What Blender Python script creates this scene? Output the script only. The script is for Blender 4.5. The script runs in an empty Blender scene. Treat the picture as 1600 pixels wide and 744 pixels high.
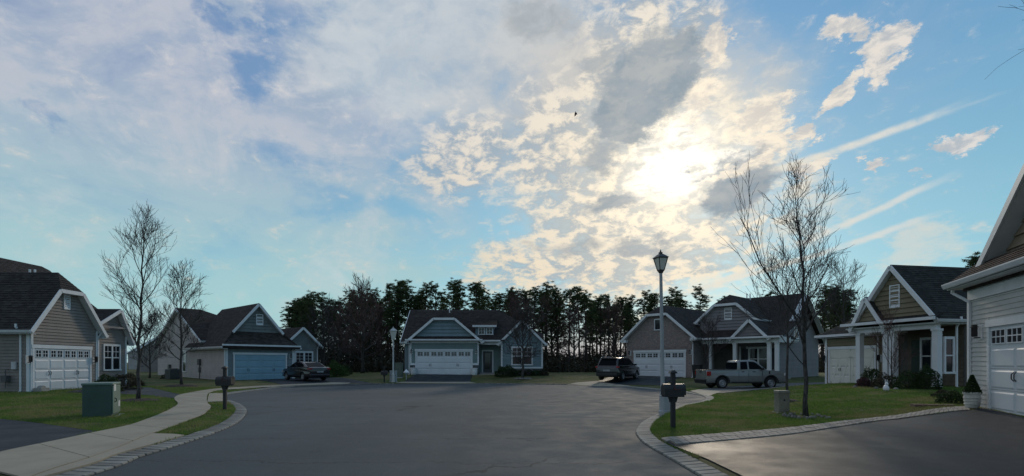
import bpy, math, random
import numpy as np
from mathutils import Vector, Matrix
from mathutils.geometry import tessellate_polygon

random.seed(7); RN = np.random.RandomState(7)
SC = bpy.context.scene
COL = SC.collection
R = math.radians

# ------------------------------------------------------------------ camera, sky, sun
CAMH, FX, CX, HY = 1.6, 800.0, 800.0, 566.0       # eye height, focal length, centre and horizon of the survey photo
cam = bpy.data.objects.new('camera', bpy.data.cameras.new('camera'))
COL.objects.link(cam)
cam.location = (0, 0, CAMH); cam.rotation_euler = (R(90), 0, 0)
cam.data.sensor_width = 36; cam.data.lens = 18.0
cam.data.shift_y = (HY - 372) / 1600.0
cam.data.clip_start = 0.1; cam.data.clip_end = 4000
SC.camera = cam
SC.view_settings.view_transform = 'Standard'; SC.view_settings.look = 'None'
SC.view_settings.gamma = 1; SC.view_settings.exposure = 0.0
SC.view_settings.use_curve_mapping = False

SUN_AZ, SUN_EL = 17.4, 19.7
sl = bpy.data.lights.new('sun', 'SUN'); sl.energy = 1.2; sl.angle = R(6); sl.color = (1, .86, .68)
so = bpy.data.objects.new('sun', sl); COL.objects.link(so)
sd = Vector((math.sin(R(SUN_AZ)) * math.cos(R(SUN_EL)), math.cos(R(SUN_AZ)) * math.cos(R(SUN_EL)), math.sin(R(SUN_EL))))
so.rotation_euler = sd.to_track_quat('Z', 'Y').to_euler(); so.location = sd * 80

world = bpy.data.worlds.new('World'); SC.world = world; world.use_nodes = True
NT = world.node_tree; NT.nodes.clear()

class V:                                            # tiny wrapper: node sockets with arithmetic
    def __init__(s, x): s.x = x
    def __add__(a, b): return mth('ADD', a, b)
    def __radd__(a, b): return mth('ADD', a, b)
    def __sub__(a, b): return mth('SUBTRACT', a, b)
    def __rsub__(a, b): return mth('SUBTRACT', b, a)
    def __mul__(a, b): return mth('MULTIPLY', a, b)
    def __rmul__(a, b): return mth('MULTIPLY', a, b)
    def __truediv__(a, b): return mth('DIVIDE', a, b)
def plug(sock, v):
    if isinstance(v, V): sock.id_data.links.new(v.x, sock)
    elif isinstance(v, (tuple, list)) and sock.type == 'RGBA': sock.default_value = (*v[:3], 1)
    else: sock.default_value = v
def mth(op, a, b=0.0, c=0.0, clamp=False):
    n = NT.nodes.new('ShaderNodeMath'); n.operation = op; n.use_clamp = clamp
    plug(n.inputs[0], a); plug(n.inputs[1], b); plug(n.inputs[2], c)
    return V(n.outputs[0])
def smooth(v, lo, hi, a=0.0, b=1.0):
    n = NT.nodes.new('ShaderNodeMapRange'); n.interpolation_type = 'SMOOTHSTEP'
    plug(n.inputs[0], v); plug(n.inputs[1], lo); plug(n.inputs[2], hi); plug(n.inputs[3], a); plug(n.inputs[4], b)
    return V(n.outputs[0])
def comb(x, y, z):
    n = NT.nodes.new('ShaderNodeCombineXYZ'); plug(n.inputs[0], x); plug(n.inputs[1], y); plug(n.inputs[2], z)
    return V(n.outputs[0])
def noise(vec, scale, detail=6, rough=.55, dist=0.0):
    n = NT.nodes.new('ShaderNodeTexNoise'); plug(n.inputs['Vector'], vec)
    n.inputs['Scale'].default_value = scale; n.inputs['Detail'].default_value = detail
    n.inputs['Roughness'].default_value = rough; n.inputs['Distortion'].default_value = dist
    return V(n.outputs['Fac'])
def mixl(f, a, b): return a + (b - a) * f
def mixc(f, a, b, mode='MIX'):
    n = NT.nodes.new('ShaderNodeMix'); n.data_type = 'RGBA'; n.blend_type = mode; n.clamp_factor = True
    plug(n.inputs[0], f); plug(n.inputs[6], a); plug(n.inputs[7], b)
    return V(n.outputs[2])
def px2ang(px, py):
    u = (px - CX) / FX; v = (HY - py) / FX
    return math.degrees(math.atan(u)), math.degrees(math.atan(v / math.sqrt(1 + u * u)))
def lin(r, g, b):
    f = lambda c: ((c / 255 + .055) / 1.055) ** 2.4 if c / 255 > .04045 else c / 255 / 12.92
    return (f(r), f(g), f(b))

def build_sky():
    tc = NT.nodes.new('ShaderNodeTexCoord')
    sep = NT.nodes.new('ShaderNodeSeparateXYZ'); NT.links.new(tc.outputs['Generated'], sep.inputs[0])
    x, y, z = (V(sep.outputs[i]) for i in range(3))
    az = mth('ARCTAN2', x, y) * 57.2958
    el = mth('ARCSINE', z) * 57.2958
    # the layer the clouds lie in, seen in perspective, for the texture
    zz = mth('MAXIMUM', z, 0.0) + .22
    q = comb(x / zz, y / zz, z * .6)
    d3 = comb(x, y, z * 1.7)
    nbig = noise(d3, 3.2, 5, .5); nmid = noise(d3, 8, 8, .6, .3); nfine = noise(d3, 26, 8, .62, .4)
    nmac = noise(comb(x / zz * .9 + y / zz * .25, y / zz * .8 - x / zz * .2, z * .6), 17, 8, .66, .4)
    w1 = (noise(d3, 7, 6, .62) - .5); w2 = (noise(comb(x + 3.1, y, z * 1.7), 9, 6, .62) - .5)
    azw = az + w1 * 13.0; elw = el + w2 * 8.0
    azs = az + w1 * 4.0; els = el + w2 * 3.0

    w3 = (noise(d3, 16, 8, .7) - .5); w4 = (noise(comb(x + 7.3, y, z * 1.7), 16, 8, .7) - .5)
    ap, ep = az + w3 * 7.0, el + w4 * 4.6
    ad, ed = az + w1 * 9.0 + w3 * 5.0, el + w2 * 6.0 + w4 * 4.0
    def blob(px, py, rx, ry, rot=0, A=None, E=None, lo=1.0, hi=.25):
        a0, e0 = px2ang(px, py); c = math.cos(R(a0))
        ra = rx * c * c / 13.96; re = ry * c / 13.96
        dx = (A or azw) - a0; dy = (E or elw) - e0
        cr, sr = math.cos(R(rot)), math.sin(R(rot))
        ux = (dx * cr + dy * sr) * (1 / ra); uy = (dy * cr - dx * sr) * (1 / re)
        r = mth('SQRT', ux * ux + uy * uy)
        return smooth(r, lo, hi)
    def total(*bs):
        t = bs[0]
        for b in bs[1:]: t = mth('MAXIMUM', t, b)
        return t
    def line(p0, p1, w):                            # a straight trail between two directions
        a0, e0 = px2ang(*p0); a1, e1 = px2ang(*p1)
        L = math.hypot(a1 - a0, e1 - e0); ux, uy = (a1 - a0) / L, (e1 - e0) / L
        dx = azs * .25 + az * .75 - a0; dy = els * .25 + el * .75 - e0
        t = dx * ux + dy * uy; s = mth('ABSOLUTE', dy * ux - dx * uy)
        return smooth(s, w, w * .15) * smooth(t, -2.0, 3.0) * smooth(t, L + 3, L - 4)

    sky = NT.nodes.new('ShaderNodeTexSky'); sky.sky_type = 'NISHITA'; sky.sun_disc = False
    sky.sun_elevation = R(SUN_EL); sky.sun_rotation = R(SUN_AZ)
    sky.air_density = 1.0; sky.dust_density = .6; sky.ozone_density = 3.0
    nis = mixc(1.0, V(sky.outputs[0]), (.10, .10, .10), 'MULTIPLY')
    # clear air as it looks between the clouds
    low = smooth(el, 34, 2)
    blue = mixc(low, lin(94, 156, 200), lin(142, 202, 212))
    leftish = smooth(az, 5, -42)
    blue = mixc(leftish * smooth(el, 4, 26), blue, lin(124, 150, 190))
    base = mixc(.22, blue, nis)

    sunv = comb(sd.x, sd.y, sd.z)
    dp = NT.nodes.new('ShaderNodeVectorMath'); dp.operation = 'DOT_PRODUCT'
    NT.links.new(tc.outputs['Generated'], dp.inputs[0]); plug(dp.inputs[1], sunv)
    sdeg = mth('ARCCOSINE', mth('MINIMUM', V(dp.outputs['Value']), .99999)) * 57.2958
    near = smooth(sdeg, 30, 2)

    # --- veil on the left and behind the viewer
    streak = noise(comb(x * .8, y * .8, z * 3.0), 3.0, 8, .6, .9)
    vbig = noise(comb(x, y + 2.0, z * 1.5), 4.6, 8, .62, .6)
    lowz = smooth(el, 26, 6)
    veil_m = total(smooth(az, 2, -20), smooth(mth('ABSOLUTE', az), 48, 75))
    tex = mixl(lowz, vbig, streak)
    gap = total(blob(385, 100, 75, 60), blob(70, 170, 40, 36) * .6, blob(520, 20, 60, 20) * .8, blob(330, 30, 40, 40) * .7, blob(470, 250, 120, 36) * .6, blob(560, 320, 130, 36) * .6)
    veil = smooth((tex - .5) * 1.7 + .5 + (nfine - .5) * .25 + veil_m * .36 - gap * .42, .38, .92) * .94 * smooth(az + el * .3, 20, -8, .16, 1.0)
    veil = total(veil, smooth(mth('ABSOLUTE', az), 46, 80) * smooth(streak + nmid * .5, .55, 1.0) * .7)
    vcol = mixc(smooth(el, 2, 27), lin(164, 206, 208), lin(170, 182, 200))
    vcol = mixc(smooth(vbig + (nfine - .5) * .3, .46, .62) * .8, vcol, mixc(smooth(el, 4, 24), lin(180, 206, 208), lin(192, 196, 206)))
    col = mixc(veil, base, vcol)

    # --- high white sheet, centre top
    sheet = total(blob(700, 60, 390, 190, 0), blob(510, 110, 170, 110, 10), blob(860, 130, 200, 90, 20), blob(360, 0, 80, 40), blob(1000, -60, 260, 80))
    dens = smooth(sheet * .90 + (nmid - .5) * 1.5 + (nfine - .5) * .8, .20, .86)
    scol = mixc(smooth(nmid + (nfine - .5) * .4, .36, .64), lin(158, 176, 196), lin(200, 203, 209))
    col = mixc(dens * .88, col, scol)

    thin = total(blob(1000, 250, 380, 300, 20), blob(800, 120, 380, 220), blob(960, 400, 300, 90), blob(620, 90, 260, 150))
    tden = smooth(thin * .8 + (nmid - .5) * 1.1 + (nfine - .5) * .3, .18, .95)
    col = mixc(tden * .66, col, mixc(near, lin(194, 205, 212), lin(222, 206, 182)))

    # --- mackerel field under and left of the sun
    mack = total(blob(1010, 330, 330, 220, 0), blob(900, 420, 250, 70), blob(1010, 130, 170, 170, 20), blob(735, 245, 150, 84, 10, azs, els), blob(1085, 80, 70, 110, -8, azs, els),
                 blob(1120, 290, 150, 90), blob(880, 230, 150, 130, -20), blob(1060, 430, 190, 34), blob(1000, 30, 70, 60))
    mtex = nmac * .58 + nmid * .42 + (nfine - .5) * .5
    mden = smooth(mack * .56 + mtex + (nfine - .5) * .5, .54, 1.16)
    cream = mixc(near, mixc(low, lin(216, 216, 216), lin(234, 214, 182)), lin(252, 238, 214))
    mcol = mixc(smooth(mtex + (nfine - .5) * .7, .38, .62), mixc(near, lin(146, 166, 184), lin(184, 186, 184)), cream)
    col = mixc(mden * .96, col, mcol)

    # --- separate puffs to the right, and contrails
    puff = total(blob(1330, 45, 66, 26, 0, ap, ep), blob(1385, 62, 60, 34, 0, ap, ep), blob(1376, 102, 46, 32, 30, ap, ep), blob(1310, 148, 62, 22, 38, ap, ep),
                 blob(1262, 206, 38, 20, 0, ap, ep), blob(1190, 182, 54, 40, 20, ap, ep), blob(1200, 228, 60, 22, 20, ap, ep), blob(1160, 262, 120, 18, 14, ap, ep),
                 blob(1500, 222, 56, 24, 12, ap, ep), blob(1357, 262, 38, 14, 12, ap, ep), blob(1262, 264, 60, 16, 12, ap, ep), blob(1430, 268, 26, 8, 0, ap, ep) * .6,
                 blob(1120, 60, 30, 50, -10, ap, ep), blob(1095, 150, 40, 46, -40, ap, ep), blob(1230, 155, 30, 14, 0, ap, ep) * .7)
    ptex = (nfine - .5) * 1.5 + (nmac - .5) * .8
    pden = smooth(puff * 1.0 + ptex, .20, .80)
    pcol = mixc(smooth(nfine + nmac, .85, 1.15), mixc(near, lin(176, 186, 196), lin(214, 206, 196)), mixc(near, lin(222, 218, 216), lin(252, 238, 214)))
    col = mixc(pden * .94, col, pcol)
    wisp = smooth(total(blob(1460, 385, 150, 60, 14), blob(1290, 330, 180, 60, 20) * .8) * .8 + (nmid - .5) * 1.2 + (nmac - .5) * 1.2, .35, 1.05)
    col = mixc(wisp * .62, col, lin(216, 216, 206))
    tr = total(line((1490, 168), (1180, 276), .50), line((1550, 150), (1440, 186), .22) * .5, line((1470, 282), (1240, 385), .46) * .9, line((1450, 340), (1060, 462), .42) * .85,
               line((1190, 412), (1100, 456), .5), line((905, 432), (860, 462), .5) * .7, line((500, 410), (560, 462), .9) * .5)
    tr = tr * smooth(nmid * .6 + nfine * .5, .30, .62)
    col = mixc(tr * .9, col, mixc(near, lin(206, 214, 216), lin(246, 232, 208)))

    # --- thick grey bellies seen against the light
    dark = total(blob(1015, 125, 120, 84, 35, ad, ed, 1, .4), blob(1060, 92, 66, 66, 0, ad, ed, 1, .4), blob(985, 185, 70, 56, 0, ad, ed, 1, .4), blob(940, 92, 70, 34, 0, ad, ed) * .7,
                 blob(1150, 308, 110, 42, 18, ad, ed), blob(840, 35, 150, 50, 0) * .62, blob(965, 315, 90, 34, 0, ad, ed) * .85, blob(640, 90, 180, 50, 0) * .4,
                 blob(945, 242, 70, 36, 10, ad, ed) * .75, blob(1130, 264, 130, 14, 14, ad, ed) * .9, blob(1010, 385, 110, 26, 0, ad, ed) * .7, blob(890, 385, 90, 32) * .65, blob(1060, 285, 80, 12, 10, ad, ed) * .9)
    dd = smooth(dark + (nmid - .5) * 1.0 + (nfine - .5) * .9, .30, .95)
    col = mixc(dd * .84, col, mixc(smooth(nmid, .35, .7), lin(126, 146, 162), lin(166, 174, 180)))

    # --- the sun behind thin cloud
    g1 = total(blob(1060, 256, 104, 70, 16, ad, ed, 1.0, .0), blob(1072, 214, 50, 44, 0, ad, ed, 1, 0) * .8, blob(1120, 258, 80, 22, 12, ad, ed, 1, 0) * .6)
    breakup = smooth(nmac * .45 + nmid * .2 + nfine * .35, .40, .54)
    col = mixc(mth('MINIMUM', g1 * 1.5, 1.0) * breakup, col, (1.22, 1.14, 1.0))
    g2 = smooth(sdeg, 17, 0); g2 = g2 * g2
    add = NT.nodes.new('ShaderNodeMix'); add.data_type = 'RGBA'; add.blend_type = 'ADD'
    plug(add.inputs[0], g2 * .31 * (1.0 - dd * .8)); plug(add.inputs[6], col); plug(add.inputs[7], (1.0, .86, .62))
    col = V(add.outputs[2])
    # dusty air along the horizon
    col = mixc(smooth(el, 5.5, .5) * .8, col, mixc(smooth(az, -30, 12), lin(176, 200, 204), lin(192, 180, 186)))
    # below the horizon: the far ground seen through air
    col = mixc(smooth(el, -.2, -3), col, lin(96, 112, 112))
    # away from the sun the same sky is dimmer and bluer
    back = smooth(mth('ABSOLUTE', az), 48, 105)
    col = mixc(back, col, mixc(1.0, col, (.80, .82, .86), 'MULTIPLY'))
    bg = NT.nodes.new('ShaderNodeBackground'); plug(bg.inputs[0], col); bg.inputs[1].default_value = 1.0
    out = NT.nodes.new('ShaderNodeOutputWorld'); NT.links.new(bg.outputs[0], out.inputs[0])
build_sky()
world.cycles.sampling_method = 'MANUAL'; world.cycles.sample_map_resolution = 512

# ------------------------------------------------------------------ materials
def lc(r, g, b): return lin(r, g, b)
_M = {}
def M(name, col, rough=.8, var=.12, scale=3.0, fine=60.0, bump=.0, spec=.4, metal=0.0, streak=None, col2=None, island=0.0, coat=0.0):
    """painted / mineral surface: base colour varied by two noises, fine relief by a third"""
    if name in _M: return _M[name]
    if 'siding' in name: spec, rough = .18, .75
    m = bpy.data.materials.new(name); m.use_nodes = True; _M[name] = m
    t = m.node_tree; b = t.nodes['Principled BSDF']; L = t.links
    tc = t.nodes.new('ShaderNodeTexCoord'); vec = tc.outputs['Object']
    if streak:
        mp = t.nodes.new('ShaderNodeMapping'); mp.inputs['Scale'].default_value = streak; L.new(vec, mp.inputs[0]); vec = mp.outputs[0]
    n1 = t.nodes.new('ShaderNodeTexNoise'); n1.inputs['Scale'].default_value = scale; n1.inputs['Detail'].default_value = 6; L.new(vec, n1.inputs['Vector'])
    r1 = t.nodes.new('ShaderNodeMapRange'); L.new(n1.outputs['Fac'], r1.inputs[0]); r1.inputs[1].default_value = .3; r1.inputs[2].default_value = .7
    mx = t.nodes.new('ShaderNodeMix'); mx.data_type = 'RGBA'
    c2 = col2 or tuple(c * (1 - 2 * var) for c in col)
    mx.inputs[6].default_value = (*[min(1, c * (1 + var)) if not col2 else c for c in col], 1); mx.inputs[7].default_value = (*c2, 1)
    L.new(r1.outputs[0], mx.inputs[0]); out = mx.outputs[2]
    n2 = t.nodes.new('ShaderNodeTexNoise'); n2.inputs['Scale'].default_value = fine; n2.inputs['Detail'].default_value = 3; L.new(vec, n2.inputs['Vector'])
    hs = t.nodes.new('ShaderNodeHueSaturation'); L.new(out, hs.inputs['Color'])
    r2 = t.nodes.new('ShaderNodeMapRange'); L.new(n2.outputs['Fac'], r2.inputs[0]); r2.inputs[1].default_value = .25; r2.inputs[2].default_value = .75
    r2.inputs[3].default_value = 1 - var; r2.inputs[4].default_value = 1 + var
    val = r2.outputs[0]
    if island:
        g = t.nodes.new('ShaderNodeNewGeometry'); oi = t.nodes.new('ShaderNodeObjectInfo')
        ad = t.nodes.new('ShaderNodeMath'); ad.operation = 'ADD'; L.new(g.outputs['Random Per Island'], ad.inputs[0]); L.new(oi.outputs['Random'], ad.inputs[1])
        fr = t.nodes.new('ShaderNodeMath'); fr.operation = 'FRACT'; L.new(ad.outputs[0], fr.inputs[0])
        r3 = t.nodes.new('ShaderNodeMapRange'); L.new(fr.outputs[0], r3.inputs[0]); r3.inputs[3].default_value = 1 - island; r3.inputs[4].default_value = 1 + island
        mu = t.nodes.new('ShaderNodeMath'); mu.operation = 'MULTIPLY'; L.new(val, mu.inputs[0]); L.new(r3.outputs[0], mu.inputs[1]); val = mu.outputs[0]
    L.new(val, hs.inputs['Value']); L.new(hs.outputs[0], b.inputs['Base Color'])
    b.inputs['Roughness'].default_value = rough; b.inputs['Metallic'].default_value = metal
    b.inputs['Specular IOR Level'].default_value = spec; b.inputs['Coat Weight'].default_value = coat
    if bump:
        bp = t.nodes.new('ShaderNodeBump'); bp.inputs['Strength'].default_value = bump; bp.inputs['Distance'].default_value = .01
        L.new(n2.outputs['Fac'], bp.inputs['Height']); L.new(bp.outputs[0], b.inputs['Normal'])
    return m

def glass_mat(name, col=(.012, .016, .02), rough=.06, spec=.5):
    if name in _M: return _M[name]
    m = bpy.data.materials.new(name); m.use_nodes = True; _M[name] = m
    b = m.node_tree.nodes['Principled BSDF']; b.inputs['Base Color'].default_value = (*col, 1)
    b.inputs['Roughness'].default_value = rough; b.inputs['Specular IOR Level'].default_value = spec
    if 'car' in name: b.inputs['IOR'].default_value = 1.22
    return m

def custom(name, fn):
    if name in _M: return _M[name]
    m = bpy.data.materials.new(name); m.use_nodes = True; _M[name] = m
    global NT
    keep, NT = NT, m.node_tree
    b = NT.nodes['Principled BSDF']; tc = NT.nodes.new('ShaderNodeTexCoord')
    fn(b, V(tc.outputs['Object']))
    NT = keep
    return m
def bumpn(b, h, strength, dist=.01):
    n = NT.nodes.new('ShaderNodeBump'); n.inputs['Strength'].default_value = strength; n.inputs['Distance'].default_value = dist
    plug(n.inputs['Height'], h); NT.links.new(n.outputs[0], b.inputs['Normal'])
def voro(vec, scale, feature='DISTANCE_TO_EDGE', out='Distance'):
    n = NT.nodes.new('ShaderNodeTexVoronoi'); n.feature = feature; plug(n.inputs['Vector'], vec); n.inputs['Scale'].default_value = scale
    return V(n.outputs[out])

def asphalt(col, crack=1.0, rough=.62, spec=.3):
    def f(b, o):
        n0 = noise(o, .18, 5, .6); n1 = noise(o, 1.3, 6, .6); n2 = noise(o, 90, 4, .7); n3 = noise(o, 260, 2, .6)
        c = mixc(smooth(n0, .35, .65), tuple(k * .80 for k in col), tuple(k * 1.2 for k in col))
        c = mixc(smooth(n1, .4, .7) * .45, c, tuple(k * 1.35 for k in col))
        c = mixc(smooth(n2, .5, .72) * .6, c, tuple(k * 2.3 for k in col))
        c = mixc(smooth(noise(o, 7, 6, .8), .50, .60) * .28, c, tuple(k * 1.45 for k in col))
        c = mixc(smooth(noise(o, 20, 5, .8), .52, .60) * .5, c, tuple(k * .6 for k in col))
        c = mixc(smooth(n3, .52, .36) * .5, c, tuple(k * .45 for k in col))
        if crack:
            wv = NT.nodes.new('ShaderNodeVectorMath'); wv.operation = 'ADD'
            plug(wv.inputs[0], o); plug(wv.inputs[1], comb((noise(o, .7, 5) - .5) * 2.4, (noise(o, 1.1, 5) - .5) * 2.4, 0.0))
            e = voro(V(wv.outputs[0]), .085)
            ck = smooth(e, .006, .0015) * smooth(noise(o, .22, 3), .44, .56) * crack
            sp = NT.nodes.new('ShaderNodeSeparateXYZ'); plug(sp.inputs[0], o); sx, sy = V(sp.outputs[0]), V(sp.outputs[1])
            for y0_, sl2 in ((10.75, .015), (8.1, -.03), (13.3, .05), (22.0, .04)):     # transverse cracks
                dy_ = mth('ABSOLUTE', sy - y0_ - sx * sl2 + (noise(o, .9, 6, .7) - .5) * 1.1)
                ck = total2(ck, smooth(dy_, .030, .008) * smooth(noise(o, .35, 3), .36, .5))
            for y0_ in (-.9, -3.6):                                                      # faint wheel paths
                c = mixc(smooth(mth('ABSOLUTE', sx - y0_ + (noise(o, .1, 2) - .5) * 1.5), .55, .1) * .22, c, tuple(k * .7 for k in col))
            st = smooth(noise(o, 1.9, 3, .5), .66, .74); c = mixc(st * .45, c, tuple(k * .5 for k in col))
            c = mixc(ck * .75, c, tuple(k * .3 for k in col))
        plug(b.inputs['Base Color'], c)
        plug(b.inputs['Roughness'], smooth(n1, .3, .7, rough - .05, rough + .1)); b.inputs['Specular IOR Level'].default_value = spec
        bumpn(b, n2 * .7 + n3 * .5, .6, .008)
    return f
def total2(a, b): return mth('MAXIMUM', a, b)
def grass_ground(b, o):
    n0 = noise(o, .16, 5, .6); n1 = noise(o, 1.6, 6, .65); n2 = noise(o, 38, 5, .75); n3 = noise(o, .55, 4, .6)
    c = mixc(smooth(n0, .38, .62), (.065, .105, .024), (.115, .115, .044))
    c = mixc(smooth(n1, .45, .72) * .65, c, (.18, .15, .075))
    c = mixc(smooth(n3, .5, .7) * .5, c, (.020, .046, .010))
    c = mixc(smooth(n2, .42, .64) * .6, c, (.015, .022, .008))
    c = mixc(smooth(noise(o, .42, 5, .65), .46, .60) * .6, c, (.17, .14, .075))
    plug(b.inputs['Base Color'], c); b.inputs['Roughness'].default_value = .9; b.inputs['Specular IOR Level'].default_value = .15
    bumpn(b, n2 + n1, .9, .05)
def concrete_mat(col):
    def f(b, o):
        n0 = noise(o, .6, 6, .65); n1 = noise(o, 5, 6, .65); n2 = noise(o, 120, 3, .7)
        oi = NT.nodes.new('ShaderNodeObjectInfo')
        c = mixc(smooth(n0, .35, .65), tuple(k * .84 for k in col), tuple(k * 1.10 for k in col))
        c = mixc(smooth(n1, .55, .75) * .4, c, tuple(k * .62 for k in col))
        c = mixc(smooth(n2, .55, .7) * .3, c, tuple(k * .7 for k in col))
        c = mixc(V(oi.outputs['Random']) * .22, c, tuple(k * .70 for k in col))
        plug(b.inputs['Base Color'], c); b.inputs['Roughness'].default_value = .85; bumpn(b, n2 + n1, .3, .004)
    return f
def brick_mat(b, o):
    br = NT.nodes.new('ShaderNodeTexBrick')
    sp = NT.nodes.new('ShaderNodeSeparateXYZ'); plug(sp.inputs[0], o)
    plug(br.inputs['Vector'], comb(V(sp.outputs[0]) + V(sp.outputs[1]), V(sp.outputs[2]), 0.0))
    br.inputs['Color1'].default_value = (.27, .19, .175, 1); br.inputs['Color2'].default_value = (.14, .10, .10, 1); br.inputs['Mortar'].default_value = (.30, .28, .26, 1)
    br.inputs['Scale'].default_value = 1; br.inputs['Mortar Size'].default_value = .012; br.inputs['Brick Width'].default_value = .21; br.inputs['Row Height'].default_value = .075
    c = mixc(smooth(noise(o, 7, 6, .7), .5, .62) * .75, V(br.outputs['Color']), (.40, .33, .29))
    c = mixc(smooth(noise(o, 9, 4, .7), .56, .66) * .6, c, (.09, .07, .07))
    plug(b.inputs['Base Color'], c); b.inputs['Roughness'].default_value = .9; bumpn(b, V(br.outputs['Fac']) * -1.0 + noise(o, 60, 3) * .3, .7, .01)
def shingle_mat(col):
    def f(b, o):
        g = NT.nodes.new('ShaderNodeNewGeometry')
        n0 = noise(o, .5, 5, .6); n1 = noise(o, 3.2, 5, .7); n2 = noise(o, 45, 4, .7)
        vr = NT.nodes.new('ShaderNodeTexVoronoi'); sp = NT.nodes.new('ShaderNodeMapping'); sp.inputs['Scale'].default_value = (4.2, 4.2, 9.0)
        plug(sp.inputs[0], o); NT.links.new(sp.outputs[0], vr.inputs['Vector']); vr.inputs['Scale'].default_value = 1.0
        sh = NT.nodes.new('ShaderNodeSeparateColor'); NT.links.new(vr.outputs['Color'], sh.inputs[0])
        c = mixc(V(sh.outputs[0]), tuple(k * .55 for k in col), tuple(k * 1.5 for k in col))
        c = mixc(smooth(n0, .35, .7) * .5, c, tuple(k * .7 for k in col))
        c = mixc(smooth(n2, .5, .7) * .5, c, tuple(k * 1.9 for k in col))
        c = mixc(V(g.outputs['Random Per Island']) * .35, c, tuple(k * .6 for k in col))
        plug(b.inputs['Base Color'], c); b.inputs['Roughness'].default_value = .92; b.inputs['Specular IOR Level'].default_value = .2
        bumpn(b, n2 + n1, .8, .02)
    return f
def leaf_mat(c1, c2, trans=.25):
    def f(b, o):
        g = NT.nodes.new('ShaderNodeNewGeometry'); oi = NT.nodes.new('ShaderNodeObjectInfo')
        r = V(g.outputs['Random Per Island'])
        c = mixc(r, c1, c2); c = mixc(smooth(noise(o, 1.3, 4), .4, .65) * .45, c, tuple(k * .55 for k in c1))
        c = mixc(V(oi.outputs['Random']) * .3, c, tuple(k * .6 for k in c2))
        plug(b.inputs['Base Color'], c); b.inputs['Roughness'].default_value = .7; b.inputs['Specular IOR Level'].default_value = .25
        tl = NT.nodes.new('ShaderNodeBsdfTranslucent'); plug(tl.inputs['Color'], c); ms = NT.nodes.new('ShaderNodeMixShader'); ms.inputs[0].default_value = trans
        NT.links.new(b.outputs[0], ms.inputs[1]); NT.links.new(tl.outputs[0], ms.inputs[2])
        NT.links.new(ms.outputs[0], next(n for n in NT.nodes if n.type == 'OUTPUT_MATERIAL').inputs['Surface'])
    return f
def bark_mat(c1, c2):
    def f(b, o):
        mp = NT.nodes.new('ShaderNodeMapping'); mp.inputs['Scale'].default_value = (1, 1, .25); plug(mp.inputs[0], o)
        n = noise(V(mp.outputs[0]), 26, 6, .7); n1 = noise(o, 3, 4)
        c = mixc(smooth(n, .4, .62), c1, c2); c = mixc(smooth(n1, .5, .7) * .5, c, tuple(k * .6 for k in c1))
        plug(b.inputs['Base Color'], c); b.inputs['Roughness'].default_value = .95; b.inputs['Specular IOR Level'].default_value = .15; bumpn(b, n, .8, .02)
    return f

m_road = custom('road asphalt', asphalt((.062, .073, .078), 1.0, .84))
m_drive = custom('driveway asphalt', asphalt((.017, .022, .028), 0, .54, .15))
m_ground = custom('lawn', grass_ground)
m_conc = custom('sidewalk concrete', concrete_mat((.31, .27, .20)))
m_kerb = M('kerb stone', (.215, .208, .185), .85, .2, 4, 70, .3, island=.25)
m_joint = M('joint sand', (.035, .033, .03), .95, .15)
m_paver = M('border paver', (.31, .285, .25), .85, .14, 4, 60, .3, island=.22, col2=(.22, .19, .165))
m_white = M('white trim', (.70, .71, .72), .5, .05, 2, 40, spec=.4)
m_door = M('white garage door', (.66, .68, .70), .42, .04, 1.2, 30)
m_dblue = M('blue garage door', (.24, .39, .48), .42, .05, 1.2, 30)
m_dcream = M('cream garage door', (.70, .68, .60), .45, .05, 1.2, 30)
m_black = M('black metal', (.016, .016, .018), .4, .1)
m_blackp = M('black plastic', (.020, .021, .023), .5, .15, 4)
m_glass = glass_mat('window glass')
m_brick = custom('brick', brick_mat)
m_found = M('foundation block', (.26, .25, .24), .9, .15, 3, 40, .3)
m_roofA = custom('brown grey shingle', shingle_mat((.046, .041, .039)))
m_roofB = custom('dark brown shingle', shingle_mat((.050, .042, .039)))
m_roofD = custom('dark green grey shingle', shingle_mat((.040, .041, .037)))
m_roofE = custom('weathered brown shingle', shingle_mat((.058, .044, .040)))
m_sideA = M('grey taupe siding', (.262, .228, .208), .6, .07, 1.5, 25, island=.04)
m_sideB = M('beige siding', (.44, .40, .38), .6, .06, 1.5, 25, island=.04)
m_sideBf = M('slate blue siding', (.20, .235, .25), .6, .06, 1.5, 25, island=.04)
m_shakeB = M('green grey shake', (.17, .185, .18), .8, .1, 2, 25, island=.08)
m_sideM = M('blue grey siding', (.195, .26, .29), .6, .06, 1.5, 25, island=.05)
m_sideMg = M('green grey siding', (.20, .27, .265), .6, .06, 1.5, 25, island=.05)
m_stone = M('grey stone veneer', (.12, .125, .135), .9, .25, 9, 30, .5, island=.3)
m_sideC = M('lavender grey siding', (.24, .225, .23), .6, .06, 1.5, 25, island=.04)
m_sideD = M('olive tan siding', (.215, .185, .122), .7, .09, 1.5, 25, island=.06)
m_sideE = M('cream vinyl siding', (.54, .525, .50), .55, .05, 1.5, 25, island=.03)
m_tanE = M('tan gable board', (.27, .205, .15), .8, .12, 1.5, 25, island=.08)
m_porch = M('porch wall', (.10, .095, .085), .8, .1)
m_mulch = M('bark mulch', (.045, .032, .026), .95, .35, 9, 60, .9)
m_pebble = M('pale river pebble', (.17, .16, .14), .8, .15, 6, 40, island=.35)
m_bark = custom('grey bark', bark_mat((.10, .090, .082), (.038, .034, .032)))
m_twig = M('twig', (.060, .048, .045), .9, .2)
m_rtwig = M('reddish twig', (.125, .070, .062), .9, .25)
m_pbark = custom('pine bark', bark_mat((.085, .060, .050), (.028, .022, .020)))
m_needle = custom('pine needles', leaf_mat((.040, .068, .028), (.085, .115, .048), .35))
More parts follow.
